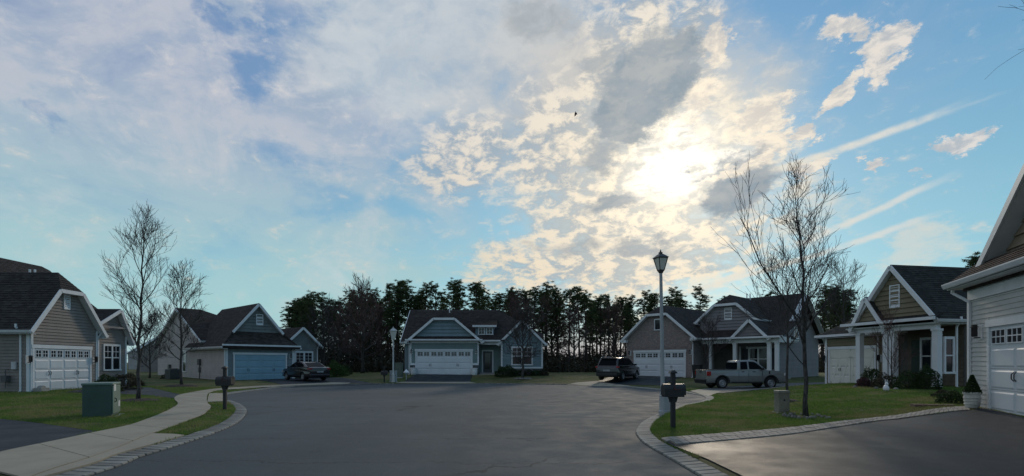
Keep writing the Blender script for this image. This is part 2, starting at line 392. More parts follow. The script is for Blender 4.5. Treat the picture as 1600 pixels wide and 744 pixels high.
m_bush = custom('shrub leaves', leaf_mat((.018, .040, .012), (.045, .075, .024)))
m_bushg = custom('bright shrub leaves', leaf_mat((.030, .070, .016), (.06, .12, .03)))
m_bushp = custom('purple shrub leaves', leaf_mat((.075, .030, .040), (.11, .06, .06)))
m_brush = custom('undergrowth', leaf_mat((.030, .034, .018), (.065, .055, .036)))
def blade_fn(b, o):
    leaf_mat((.085, .19, .032), (.16, .235, .06), .5)(b, o)
    src = b.inputs['Base Color'].links[0].from_socket
    t_ = mixc(smooth(noise(o, .42, 5, .65), .47, .62) * .62, V(src), (.27, .23, .12)); t_ = mixc(smooth(noise(o, 2.6, 4, .6), .56, .68) * .55, t_, (.30, .25, .14))
    plug(b.inputs['Base Color'], t_); tl = next(n for n in NT.nodes if n.type == 'BSDF_TRANSLUCENT'); plug(tl.inputs['Color'], t_)
m_blade = custom('grass blades', blade_fn)

# ------------------------------------------------------------------ mesh helper
class MB:
    def __init__(s): s.v = []; s.f = []
    def add(s, vs, fs):
        o = len(s.v); s.v += [tuple(v) for v in vs]; s.f += [tuple(i + o for i in f) for f in fs]; return s
    def box(s, x0, x1, y0, y1, z0, z1, T=None):
        vs = [(x, y, z) for z in (z0, z1) for y in (y0, y1) for x in (x0, x1)]
        if T: vs = [T(*v) for v in vs]
        return s.add(vs, [(0, 2, 3, 1), (4, 5, 7, 6), (0, 1, 5, 4), (2, 6, 7, 3), (0, 4, 6, 2), (1, 3, 7, 5)])
    def prism(s, top, bot):
        n = len(top); tris = tessellate_polygon([[Vector(p) for p in top]]) if n > 4 else None
        s.add(list(top) + list(bot), [tuple(range(n))] + [tuple(range(2 * n - 1, n - 1, -1))] + [(i, (i + 1) % n, n + (i + 1) % n, n + i)[::-1] for i in range(n)])
        return s
    def beam(s, p, q, w, h, up=(0, 0, 1)):
        p, q = Vector(p), Vector(q); d = (q - p).normalized(); u = Vector(up); sd_ = d.cross(u).normalized(); u2 = sd_.cross(d).normalized()
        vs = [c + sd_ * a * w / 2 + u2 * b * h / 2 for c in (p, q) for a, b in ((-1, -1), (1, -1), (1, 1), (-1, 1))]
        return s.add(vs, [(0, 3, 2, 1), (4, 5, 6, 7), (0, 1, 5, 4), (1, 2, 6, 5), (2, 3, 7, 6), (3, 0, 4, 7)])
    def tube(s, pts, rad, n=6, cap=True):
        pts = [Vector(p) for p in pts]; o = len(s.v)
        rad = rad if isinstance(rad, (list, tuple)) else [rad] * len(pts)
        a = None
        for i, p in enumerate(pts):
            d = (pts[min(i + 1, len(pts) - 1)] - pts[max(i - 1, 0)]).normalized()
            if a is None: a = d.orthogonal().normalized()
            a = (a - d * a.dot(d)); a = a.normalized() if a.length > 1e-5 else d.orthogonal().normalized()
            b = d.cross(a)
            for k in range(n):
                t = 2 * math.pi * k / n; s.v.append(tuple(p + (a * math.cos(t) + b * math.sin(t)) * rad[i]))
        for i in range(len(pts) - 1):
            for k in range(n):
                s.f.append((o + i * n + k, o + i * n + (k + 1) % n, o + (i + 1) * n + (k + 1) % n, o + (i + 1) * n + k))
        if cap:
            s.f.append(tuple(o + k for k in range(n))[::-1]); s.f.append(tuple(o + (len(pts) - 1) * n + k for k in range(n)))
        return s
    def lathe(s, prof, n=16, c=(0, 0, 0), axis='z', cap=True):
        o = len(s.v)
        for r, z in prof:
            for k in range(n):
                t = 2 * math.pi * k / n; a, b = r * math.cos(t), r * math.sin(t)
                p = (a, b, z) if axis == 'z' else (a, z, b)
                s.v.append((c[0] + p[0], c[1] + p[1], c[2] + p[2]))
        for i in range(len(prof) - 1):
            for k in range(n):
                s.f.append((o + i * n + k, o + i * n + (k + 1) % n, o + (i + 1) * n + (k + 1) % n, o + (i + 1) * n + k))
        if cap: s.f.append(tuple(o + k for k in range(n))[::-1]); s.f.append(tuple(o + (len(prof) - 1) * n + k for k in range(n)))
        return s
    def build(s, name, mat, parent=None, bevel=0, smooth_=False, kind=None, label=None):
        me = bpy.data.meshes.new(name); me.from_pydata(s.v, [], s.f); me.update()
        if smooth_: me.polygons.foreach_set('use_smooth', [True] * len(me.polygons))
        o = bpy.data.objects.new(name, me); COL.objects.link(o); me.materials.append(mat)
        if parent: o.parent = parent
        if bevel:
            b = o.modifiers.new('bevel', 'BEVEL'); b.width = bevel; b.segments = 2; b.limit_method = 'ANGLE'; b.angle_limit = R(32)
        if kind: o['kind'] = kind
        if label: o['label'] = label
        return o
def share(o, loc, rz=0, parent=None, name=None, scale=None):
    c = bpy.data.objects.new(name or o.name.split('.')[0], o.data); COL.objects.link(c)
    c.location = loc; c.rotation_euler = (0, 0, rz)
    if scale: c.scale = scale
    c.parent = parent
    for md in o.modifiers:
        n = c.modifiers.new(md.name, md.type); n.width = md.width; n.segments = md.segments; n.limit_method = md.limit_method; n.angle_limit = md.angle_limit
    return c
def thing(name, label, cat, loc=(0, 0, 0), rz=0, group=None):
    o = bpy.data.objects.new(name, None); COL.objects.link(o); o.location = loc; o.rotation_euler = (0, 0, rz); o.empty_display_size = .3
    o['label'] = label; o['category'] = cat
    if group: o['group'] = group
    return o
def npmesh(name, verts, faces_n, mat, parent=None, kind=None, idx=None):
    """quick mesh from arrays: faces are consecutive runs of faces_n vertices, or idx (m, faces_n)"""
    verts = np.asarray(verts, dtype=np.float32); me = bpy.data.meshes.new(name)
    if idx is None: idx = np.arange(len(verts)).reshape(-1, faces_n)
    m = len(idx); me.vertices.add(len(verts)); me.vertices.foreach_set('co', verts.ravel())
    me.loops.add(m * faces_n); me.loops.foreach_set('vertex_index', idx.astype(np.int32).ravel())
    me.polygons.add(m); me.polygons.foreach_set('loop_start', np.arange(0, m * faces_n, faces_n, dtype=np.int32)); me.polygons.foreach_set('loop_total', np.full(m, faces_n, dtype=np.int32))
    me.update(calc_edges=True); me.materials.append(mat)
    o = bpy.data.objects.new(name, me); COL.objects.link(o)
    if parent: o.parent = parent
    if kind: o['kind'] = kind
    return o

def clip(poly, a, b, c):                            # keep a*x + b*y >= c
    out = []; n = len(poly)
    for i in range(n):
        p, q = poly[i], poly[(i + 1) % n]; dp_ = a * p[0] + b * p[1] - c; dq = a * q[0] + b * q[1] - c
        if dp_ >= 0: out.append(p)
        if (dp_ > 1e-9 and dq < -1e-9) or (dp_ < -1e-9 and dq > 1e-9):
            t = dp_ / (dp_ - dq); out.append((p[0] + (q[0] - p[0]) * t, p[1] + (q[1] - p[1]) * t))
    return out

# ------------------------------------------------------------------ terrain
def gp(px, py, Y): return ((px - CX) / FX * Y, Y)
def road_pt(px, py):
    Y = 1280.0 / (py - HY); return ((px - CX) / FX * Y, Y)
ROAD_PX = [(152, 740.6), (219, 715.3), (278, 697), (332.7, 678.7), (367, 664), (382, 651.5), (386, 641.6), (377, 633), (356, 624.5), (351, 618), (372, 614), (400, 610.5), (440, 606),
           (500, 603), (560, 601.2), (620, 600.2), (700, 600), (800, 600.2), (870, 601.2), (930, 602.3), (984, 605.4), (1036, 610.5), (1080, 615.5), (1101, 621), (1097, 627.5), (1062, 634.5),
           (1034, 645), (1006, 659), (993, 674.5), (1001, 689), (1016, 700), (1042, 715), (1076, 735)]
core = [road_pt(*p) for p in ROAD_PX]
core = [(-5.75, 3.5)] + core + [(2.66, 3.5)]
def catmull(P, k=5):
    out = []
    for i in range(len(P) - 1):
        p0, p1, p2, p3 = P[max(i - 1, 0)], P[i], P[i + 1], P[min(i + 2, len(P) - 1)]
        for j in range(k):
            t = j / k
            out.append(tuple(.5 * ((2 * p1[a]) + (-p0[a] + p2[a]) * t + (2 * p0[a] - 5 * p1[a] + 4 * p2[a] - p3[a]) * t * t + (-p0[a] + 3 * p1[a] - 3 * p2[a] + p3[a]) * t ** 3) for a in (0, 1)))
    return out + [P[-1]]
EDGE = catmull(core)                                # kerb line, left leg round the bulb to the right leg
ROAD = [(-5.7, -60)] + EDGE + [(2.66, -60)]
RP = np.array(ROAD)
def seg_dist(X, Y_, P, closed=True):
    P = np.asarray(P); Q = np.roll(P, -1, 0) if closed else P[1:]; P0 = P if closed else P[:-1]
    best = np.full(X.shape, 1e9)
    for (ax, ay), (bx, by) in zip(P0, Q):
        dx, dy = bx - ax, by - ay; L = dx * dx + dy * dy + 1e-12
        t = np.clip(((X - ax) * dx + (Y_ - ay) * dy) / L, 0, 1)
        best = np.minimum(best, (X - ax - t * dx) ** 2 + (Y_ - ay - t * dy) ** 2)
    return np.sqrt(best)
def inside(X, Y_, P):
    P = np.asarray(P); r = np.zeros(X.shape, bool); n = len(P)
    for i in range(n):
        (ax, ay), (bx, by) = P[i], P[(i + 1) % n]
        if ay == by: continue
        c = ((ay > Y_) != (by > Y_)) & (X < (bx - ax) * (Y_ - ay) / (by - ay) + ax); r ^= c
    return r
ANCH = [(-23, 26, .10), (-20, 41, .10), (-30, 34, .15), (-1, 44, .46), (-8, 46, .5), (12, 45, .36), (18, 40, .30), (20, 29, .16), (19, 22, .36), (12.3, 13, .33), (8, 13, .10), (6, 16, .08), (13.5, 30.5, -.06),
        (17.2, 24.8, .50), (17.9, 22, .46), (16.0, 24.0, .34), (-14, 14, .08), (-14, 19, .10), (-10, 9, .04), (0, 80, .5), (-60, 30, .1), (60, 30, .3), (0, -20, 0), (7, 8, .10), (-11, 24, .06), (0, 160, .6), (0, 500, .6), (-20, 60, .4), (20, 62, .5)]
def gs(X, Y_):
    X = np.asarray(X, float); Y_ = np.asarray(Y_, float)
    d = seg_dist(X, Y_, RP) * np.where(inside(X, Y_, RP), -1, 1)
    w = 0; s_ = 0
    for ax, ay, az_ in ANCH:
        k = 1 / ((X - ax) ** 2 + (Y_ - ay) ** 2 + 2.5) ** 1.5; w = w + k; s_ = s_ + k * az_
    sm = lambda t: np.clip(t, 0, 1) ** 2 * (3 - 2 * np.clip(t, 0, 1))
    return np.where(d < 0, 0, .07 * sm(d / .5) + sm(d / 7.0) * (s_ / w)), d
def gz(x, y): return float(gs(np.array([x]), np.array([y]))[0][0])
YS = np.concatenate([np.arange(4, 30, .04), np.arange(30, 130, .15)])
def G(px, py):                                      # where a sight line of the survey meets the ground
    X = (px - CX) / FX * YS; z = gs(X, YS)[0]; zr = CAMH + (HY - py) / FX * YS
    i = int(np.argmax(zr < z)); 
    return (float(X[i]), float(YS[i]))
def GP(pts): return [G(*p) for p in pts]

def drape(name, poly, mat, off, parent=None, cell=.8, kind=None, thick=.0):
    mb = MB(); P = np.array(poly); x0, y0 = P.min(0); x1, y1 = P.max(0)
    cells = []
    for i in range(int((x1 - x0) / cell) + 1):
        for j in range(int((y1 - y0) / cell) + 1):
            a, b = x0 + i * cell, y0 + j * cell
            q = clip(clip(clip(clip(list(poly), 1, 0, a), -1, 0, -a - cell), 0, 1, b), 0, -1, -b - cell)
            if len(q) >= 3: cells.append(q)
    flat = np.array([p for q in cells for p in q]); z, d = gs(flat[:, 0], flat[:, 1]); k = 0
    for q in cells:
        vs = [(p[0], p[1], z[k + i] + off) for i, p in enumerate(q)]; k += len(q)
        for t in ([(0, 1, 2)] if len(q) == 3 else tessellate_polygon([[Vector((v[0], v[1], 0)) for v in vs]])):
            a, b, c = (Vector(vs[i]) for i in t)
            nz = (b - a).cross(c - a).z
            if abs(nz) < 1e-7: continue
            mb.add([a, b, c] if nz > 0 else [a, c, b], [(0, 1, 2)])
    if thick:
        n = len(poly)
        pz = gs(P[:, 0], P[:, 1])[0] + off
        for i in range(n):
            j = (i + 1) % n
            mb.add([(*poly[i], pz[i]), (*poly[j], pz[j]), (*poly[j], pz[j] - thick), (*poly[i], pz[i] - thick)], [(0, 1, 2, 3)])
    o = mb.build(name, mat, parent, kind=kind)
    return o

def build_ground():
    ax = lambda near0, near1, step, far: np.concatenate([-np.geomspace(far, -near0 + 4, 26), np.arange(near0, near1 + 1e-6, step), np.geomspace(near1 + 4, far, 26)])
    xs = np.unique(np.concatenate([ax(-60, 60, 1.0, 900), np.arange(-30, 25, .25)])); ys = np.unique(np.concatenate([-np.geomspace(8, 500, 12)[::-1], np.arange(-6, 4, 2), np.arange(4, 46, .25), np.arange(46, 120, 1.0), np.geomspace(124, 1500, 24)]))
    X, Y_ = np.meshgrid(xs, ys); z, d = gs(X.ravel(), Y_.ravel())
    z = np.where(d < .31, -.05, z)
    v = np.stack([X.ravel(), Y_.ravel(), z], 1); nx = len(xs); ny = len(ys)
    i, j = np.meshgrid(np.arange(nx - 1), np.arange(ny - 1)); a = (j * nx + i).ravel()
    o = npmesh('ground', v, 4, m_ground, idx=np.stack([a, a + 1, a + nx + 1, a + nx], 1)); o['kind'] = 'structure'
    o.data.polygons.foreach_set('use_smooth', [True] * len(o.data.polygons))
build_ground()

mb = MB(); tr_ = tessellate_polygon([[Vector((x, y, 0)) for x, y in ROAD]])
for t in tr_:
    a, b, c = (Vector((*ROAD[i], 0)) for i in t)
    mb.add([a, b, c] if (b - a).cross(c - a).z > 0 else [a, c, b], [(0, 1, 2)])
road = mb.build('road', m_road, kind='structure')

# driveways and paths ------------------------------------------------
HARD = []                                           # hard surfaces: no grass grows there
def surface(name, poly, mat, off=.018, cell=.8, label=None, thick=.05):
    HARD.append(np.array(poly)); o = drape(name, poly, mat, off, cell=cell, kind='structure', thick=thick)
    return o
BORD_UP = GP([(1032, 687), (1130, 679), (1240, 669.5), (1340, 657), (1432, 645.5), (1508, 636.5)])
BORD_LO = GP([(1052, 698), (1130, 690.5), (1240, 680), (1330, 666), (1380, 658.5), (1516, 642.5)])
drv_right = [(3.1, 3.5)] + [(3.08, 6.0), (3.06, 8.0)] + BORD_LO[:] + [(12.3, 13.4), (10.2, 8.6), (8.6, 3.5)]
surface('driveway', drv_right, m_drive)
surface('driveway', GP([(-40, 651), (0, 655.4), (60, 662), (151.7, 675), (120, 682), (0, 708.8), (-60, 722)]), m_drive, .012)
# sidewalk: concrete flags with joints ------------------------------------------------
SW_L = GP([(-60, 727), (0, 709), (60, 696), (120, 683.7), (157, 675.5), (201.6, 666), (238.7, 652.8), (258, 644.5), (268.4, 639), (277.8, 631.7), (272, 623), (283, 617), (318, 610.7), (342.6, 607.6), (400, 604), (440, 602.2)])
SW_R = GP([(40, 752), (90, 734), (140, 718), (190, 699), (225, 684), (262, 671), (303, 655), (316, 650), (322.8, 645), (330, 636.7), (324, 628.8), (326.5, 615), (345, 610.5), (370, 608.6), (400, 606.6), (440, 604.8)])
def resample(P, n):
    P = [Vector(p) for p in P]; L = [0]
    for a, b in zip(P, P[1:]): L.append(L[-1] + (b - a).length)
    out = []
    for k in range(n + 1):
        t = L[-1] * k / n; i = max(j for j in range(len(L) - 1) if L[j] <= t + 1e-9)
        f = (t - L[i]) / max(L[i + 1] - L[i], 1e-9); out.append(tuple(P[i].lerp(P[i + 1], min(f, 1))))
    return out
def pair_sample(A, B, per=4):
    A2, B2 = catmull(A, per), catmull(B, per); return A2, B2
A2, B2 = pair_sample(SW_L, SW_R)
HARD.append(np.array(A2 + B2[::-1]))
sw = drape('sidewalk', A2 + B2[::-1], m_joint, .010, kind='structure', cell=.7)
mid = [Vector(((a[0] + b[0]) / 2, (a[1] + b[1]) / 2)) for a, b in zip(A2, B2)]
acc = 0; last = 0
cuts = [0]
for i in range(1, len(mid)):
    acc += (mid[i] - mid[i - 1]).length
    if acc > 1.5 or i == len(mid) - 1: cuts.append(i); acc = 0
def slab_poly(q, inset=.015):
    c = Vector((sum(p[0] for p in q) / len(q), sum(p[1] for p in q) / len(q)))
    out = []
    for p in q:
        v = Vector(p[:2]) - c; L = v.length; out.append(tuple(c + v * max(0, (L - inset) / L)))
    return out
for a, b in zip(cuts, cuts[1:]):
    q = slab_poly(A2[a:b + 1] + B2[a:b + 1][::-1])
    drape('slab', q, m_conc, .034, parent=sw, cell=.9, thick=.02)
# concrete apron between the sidewalk and the kerb at the near left driveway, and the small ramp by the mailbox
def kerb_side(off, i0, i1, left=True):
    out = []
    for i in range(i0, i1):
        a, b = Vector(EDGE[max(i - 1, 0)]), Vector(EDGE[min(i + 1, len(EDGE) - 1)]); d = (b - a).normalized(); n = Vector((-d.y, d.x))
        out.append(tuple(Vector(EDGE[i]) + n * off))
    return out
ne = [i for i, p in enumerate(EDGE) if p[1] < 10.9 and p[0] < -3]
ks = kerb_side(.35, 0, max(ne))
ap = [p for p in ks] + GP([(288, 681.7), (231, 679)])
tail = [p for p in GP([(225, 684), (190, 699), (140, 718), (90, 734), (40, 752)])]
surface('apron', ap + tail, m_conc, .026, .6)
surface('apron', GP([(324, 628.8), (326.5, 615.8), (349, 615.7), (352, 620), (349, 628)]), m_conc, .028, .5)
# house driveways and aprons
surface('driveway', GP([(122, 610), (141, 607.6), (232, 605.6), (283, 617), (272, 622.6), (226, 618), (150, 614.5), (100, 613.5)]), m_drive, .016)
surface('path', GP([(150, 602.2), (206, 602.6), (205, 606), (141, 606.4)]), m_conc, .03)
def quad_drive(p0, p1, q0, q1, mat=m_drive, off=.016, name='driveway'): return surface(name, [p0, p1, q1, q0], mat, off, .8)
DRIVE_B = [(-16.9, 45.4), (-20.6, 41.0), (-13.9, 32.3), (-9.6, 36.6)]
surface('driveway', DRIVE_B, m_drive, .016)
surface('apron', GP([(432, 604.2), (545, 600.4), (548, 598.6), (520, 598.2), (440, 602)]), m_conc, .03, .6)
DRIVE_M = [(-8.3, 45), (-3.4, 45), (-3.2, 38.6), (-8.2, 38.6)]
surface('driveway', DRIVE_M, m_drive, .016)
surface('apron', [(-8.2, 38.62), (-3.2, 38.62), (-2.6, 37.75), (-8.6, 37.75)], m_conc, .03, .6)
surface('path', [(-3.35, 44.6), (-3.35, 43.6), (-.9, 43.6), (-.9, 47), (-2.2, 47), (-2.2, 44.6)], m_conc, .03, .6)
DRIVE_C = [(9.9, 45.6), (14.0, 41.6), (9.6, 33.2), (5.2, 35.6)]
surface('driveway', DRIVE_C, m_drive, .016)
surface('apron', GP([(884, 602.0), (902, 598.2), (932, 595.5), (945, 598.5), (985, 603.5), (975, 604.6)]), m_conc, .022, .6)
DRIVE_D = [(21.4, 33.6), (21.0, 28.4), (15.5, 26.6), (9.2, 24.6), (9.4, 27.0), (13.0, 32.0)]
surface('driveway', DRIVE_D, M('worn driveway', (.11, .105, .10), .8, .2, 1.2, 60, .4), .016)
surface('apron', GP([(1078, 611.6), (1092, 609), (1128, 612), (1112, 618), (1104, 620)]), m_conc, .024, .5)

# kerb: cut stones set across the road edge ------------------------------------------------
kerb = thing('kerb', 'x', 'kerb'); del kerb['label']; del kerb['category']; kerb['kind'] = 'structure'
P = [Vector(p) for p in EDGE]; L = [0]
for a, b in zip(P, P[1:]): L.append(L[-1] + (b - a).length)
bed = MB(); 
for i in range(len(EDGE) - 1):
    q = [P[i], P[i + 1]]; n = []
    for k in (i, i + 1):
        d = (P[min(k + 1, len(P) - 1)] - P[max(k - 1, 0)]).normalized(); n.append(Vector((-d.y, d.x)))
    bed.add([(*q[0], .004), (*q[1], .004), (*(q[1] + n[1] * .40), .03), (*(q[0] + n[0] * .40), .03)], [(0, 1, 2, 3)])
bed.build('joint_bed', m_joint, kerb)
stones = []; pitch = .215; s_ = 0.05
smesh = []
for k in range(5):
    m_ = MB(); w = (pitch - .032) / 2; r = lambda: RN.uniform(-.006, .006)
    top = [(-w + r(), .015 + r(), .035 + r()), (w + r(), .015 + r(), .035 + r()), (w + r(), .34 + r(), .058 + r()), (-w + r(), .34 + r(), .058 + r())]
    bot = [(-w - .004, .0, -.04), (w + .004, .0, -.04), (w + .004, .35, -.02), (-w - .004, .35, -.02)]
    m_.prism(top, bot); smesh.append(m_)
def kerb_pose(s):
    i = max(j for j in range(len(L) - 1) if L[j] <= s); f = (s - L[i]) / (L[i + 1] - L[i])
    p = P[i].lerp(P[i + 1], f); d = (P[min(i + 2, len(P) - 1)] - P[max(i - 1, 0)]).normalized()
    return p, math.atan2(d.y, d.x)
pos = []
while s_ < L[-1] - .3:
    p, a = kerb_pose(s_); s_ += pitch
    X_, Y_ = p
    if 37 < Y_ and -8.5 < X_ < -2.7: continue                      # aprons run out flush here
    if -14.6 < X_ < -11.6 and 18.8 < Y_ < 24.4 : continue
    pos.append((p.length, p, a))
pos.sort(key=lambda t: t[0])
for k in range(5): smesh[k] = smesh[k].build('kerb_stone', m_kerb, kerb, bevel=.008)
used = set()
far = MB()
for n_, (d_, p, a) in enumerate(pos):
    k = n_ % 5; zz = RN.uniform(-.004, .004)
    if n_ < 290:
        if k in used: o = share(smesh[k], (p.x, p.y, zz), a + RN.uniform(-.02, .02), kerb)
        else: o = smesh[k]; o.location = (p.x, p.y, zz); o.rotation_euler = (0, 0, a); used.add(k)
    else:
        c, s2 = math.cos(a), math.sin(a)
        far.box(-.095, .095, .01, .34, -.03, .05 + zz, T=lambda x, y, z: (p.x + x * c - y * s2, p.y + x * s2 + y * c, z))
if far.v: far.build('kerb_stone_row', m_kerb, kerb, kind='stuff')

# paver border along the right driveway: two courses ------------------------------------------------
bd = thing('paver_border', 'x', 'x'); del bd['label']; del bd['category']; bd['kind'] = 'structure'
U2, L2 = catmull(BORD_UP, 4), catmull(BORD_LO, 4)
drape('joint_bed', U2 + L2[::-1], m_joint, .012, parent=bd, cell=.6); HARD.append(np.array(U2 + L2[::-1]))
NB = 62
Ur, Lr = resample(U2, NB), resample(L2, NB)
for row, (f0, f1) in enumerate(((0.02, .47), (.51, .98))):
    for k in range(NB):
        sh = .5 if row else 0
        def at(t, f):
            t = min(t, NB); i = min(int(t), NB - 1); g_ = t - i
            a = Vector(Ur[i]).lerp(Vector(Ur[i + 1]), g_); b = Vector(Lr[i]).lerp(Vector(Lr[i + 1]), g_); return a.lerp(b, f)
        q = [at(k + sh + .05, f1), at(k + sh + .95, f1), at(k + sh + .95, f0), at(k + sh + .05, f0)]
        if (q[1] - q[0]).length < .05: continue
        z0 = RN.uniform(.034, .042)
        top = [(p.x, p.y, gz(p.x, p.y) + z0) for p in q]; c = q[0]
        mb = MB().prism([(x - c.x, y - c.y, z) for x, y, z in top], [(x - c.x, y - c.y, z - .05) for x, y, z in top])
        o = mb.build('paver', m_paver, bd); o.location = (c.x, c.y, 0)

# ------------------------------------------------------------------ house kit
class Fr:                                           # a wall frame: x to the right along the wall, y into the house
    def __init__(s, o, ang=0):
        s.o = Vector((*o, 0)); s.ax = Vector((math.cos(ang), math.sin(ang), 0)); s.ay = Vector((-math.sin(ang), math.cos(ang), 0))
    def p(s, x, y, z): return s.o + s.ax * x + s.ay * y + Vector((0, 0, z))
class House:
    def __init__(s, name, label, px, Y, phi, group='houses around the cul-de-sac'):
        X = (px - CX) / FX * Y; s.z0 = gz(X, Y); s.ph = R(phi)
        s.root = thing(name, label, 'house', (X, Y, s.z0), s.ph, group); s.c = math.cos(s.ph), math.sin(s.ph)
        s.F0 = Fr((0, 0), 0); v = Vector((-X, -Y)); s.cam = (v.x * s.c[0] + v.y * s.c[1], -v.x * s.c[1] + v.y * s.c[0], CAMH - s.z0)
    def ray(s, px, py):
        u, w = (px - CX) / FX, (HY - py) / FX
        return (u * s.c[0] + s.c[1], -u * s.c[1] + s.c[0], w)
    def F(s, px, py, y=0.0):                        # photo point on the plane local y = const -> (x, z)
        r = s.ray(px, py); t = (y - s.cam[1]) / r[1]; return (s.cam[0] + r[0] * t, s.cam[2] + r[2] * t)
    def S(s, px, py, x=0.0):                        # ... on local x = const -> (y, z)
        r = s.ray(px, py); t = (x - s.cam[0]) / r[0]; return (s.cam[1] + r[1] * t, s.cam[2] + r[2] * t)
    def part(s, name, mb, mat, **k): return mb.build(name, mat, s.root, **k)

def board_piece(mb, fr, y, q, zlo, n0, n1, nz):
    """one lap board: q polygon in (x, z); proud at its foot by n0, at its head by n1"""
    if len(q) < 3: return
    zl = min(p[1] for p in q); zh = max(p[1] for p in q)
    if zh - zl < .012 or max(p[0] for p in q) - min(p[0] for p in q) < .03: return
    N_ = lambda z: n0 + (n1 - n0) * (z - zlo) / nz
    top = [fr.p(p[0], y - N_(p[1]), p[1]) for p in q]; bot = [fr.p(p[0], y, p[1]) for p in q]
    n = len(q); mb.add(top + bot, [tuple(range(n))] + [(i, n + i, n + (i + 1) % n, (i + 1) % n) for i in range(n)])
def ccw(q):
    a = sum(q[i][0] * q[(i + 1) % len(q)][1] - q[(i + 1) % len(q)][0] * q[i][1] for i in range(len(q)))
    return q if a > 0 else q[::-1]
def siding(H, fr, y, poly, mat, holes=(), e=.15, single=True, name='siding_board', n0=.038, n1=.004):
    poly = ccw(poly); z0 = min(p[1] for p in poly); z1 = max(p[1] for p in poly); k = 0; joined = MB()
    while z0 + k * e < z1 - .02:
        a, b = z0 + k * e, z0 + (k + 1) * e; k += 1
        band = clip(clip(poly, 0, 1, a), 0, -1, -b)
        if len(band) < 3: continue
        pieces = [band]
        for (u0, u1, h0, h1) in holes:
            if min(b, h1) - max(a, h0) > .35 * e:
                nxt = []
                for q in pieces:
                    for c in (clip(q, -1, 0, -u0), clip(q, 1, 0, u1)):
                        if len(c) >= 3: nxt.append(c)
                pieces = nxt
        for q in pieces:
            mb = MB() if single else joined
            board_piece(mb, fr, y, q, a, n0, n1, e)
            if single and mb.v: H.part(name, mb, mat)
    if not single and joined.v: H.part('siding', joined, mat, kind='stuff')
def slab(mb, pts, th):
    pts = [Vector(p) for p in pts]; n = (pts[1] - pts[0]).cross(pts[2] - pts[0])
    if n.z < 0: pts = pts[::-1]
    mb.prism(pts, [p - Vector((0, 0, th)) for p in pts])
def courses(mb, pts, e=.16):
    pts = [Vector(p) for p in pts]; n = (pts[1] - pts[0]).cross(pts[2] - pts[0]).normalized()
    if n.z < 0: n = -n; pts = pts[::-1]
    t = Vector((0, 0, 1)).cross(n); t = t.normalized(); u = n.cross(t).normalized(); o = pts[0]
    q = [((p - o).dot(t), (p - o).dot(u)) for p in pts]
    lo = min(p[1] for p in q); hi = max(p[1] for p in q); k = 0
    q = ccw(q)
    while lo + k * e < hi:
        a, b = lo + k * e, lo + (k + 1) * e; k += 1
        c = clip(clip(q, 0, 1, a), 0, -1, -b)
        if len(c) < 3: continue
        N_ = lambda s: .022 - .018 * (s - a) / e
        top = [o + t * p[0] + u * p[1] + n * N_(p[1]) for p in c]; m = len(c); base = [o + t * p[0] + u * p[1] + n * .001 for p in c]
        mb.add(top + base, [tuple(range(m))] + [(i, m + i, m + (i + 1) % m, (i + 1) % m) for i in range(m)])
def roof_part(H, planes, mat, th=.14, name='roof', e=.16):
    mb = MB()
    for p in planes: slab(mb, p, th); courses(mb, p, e)
    return H.part(name, mb, mat)

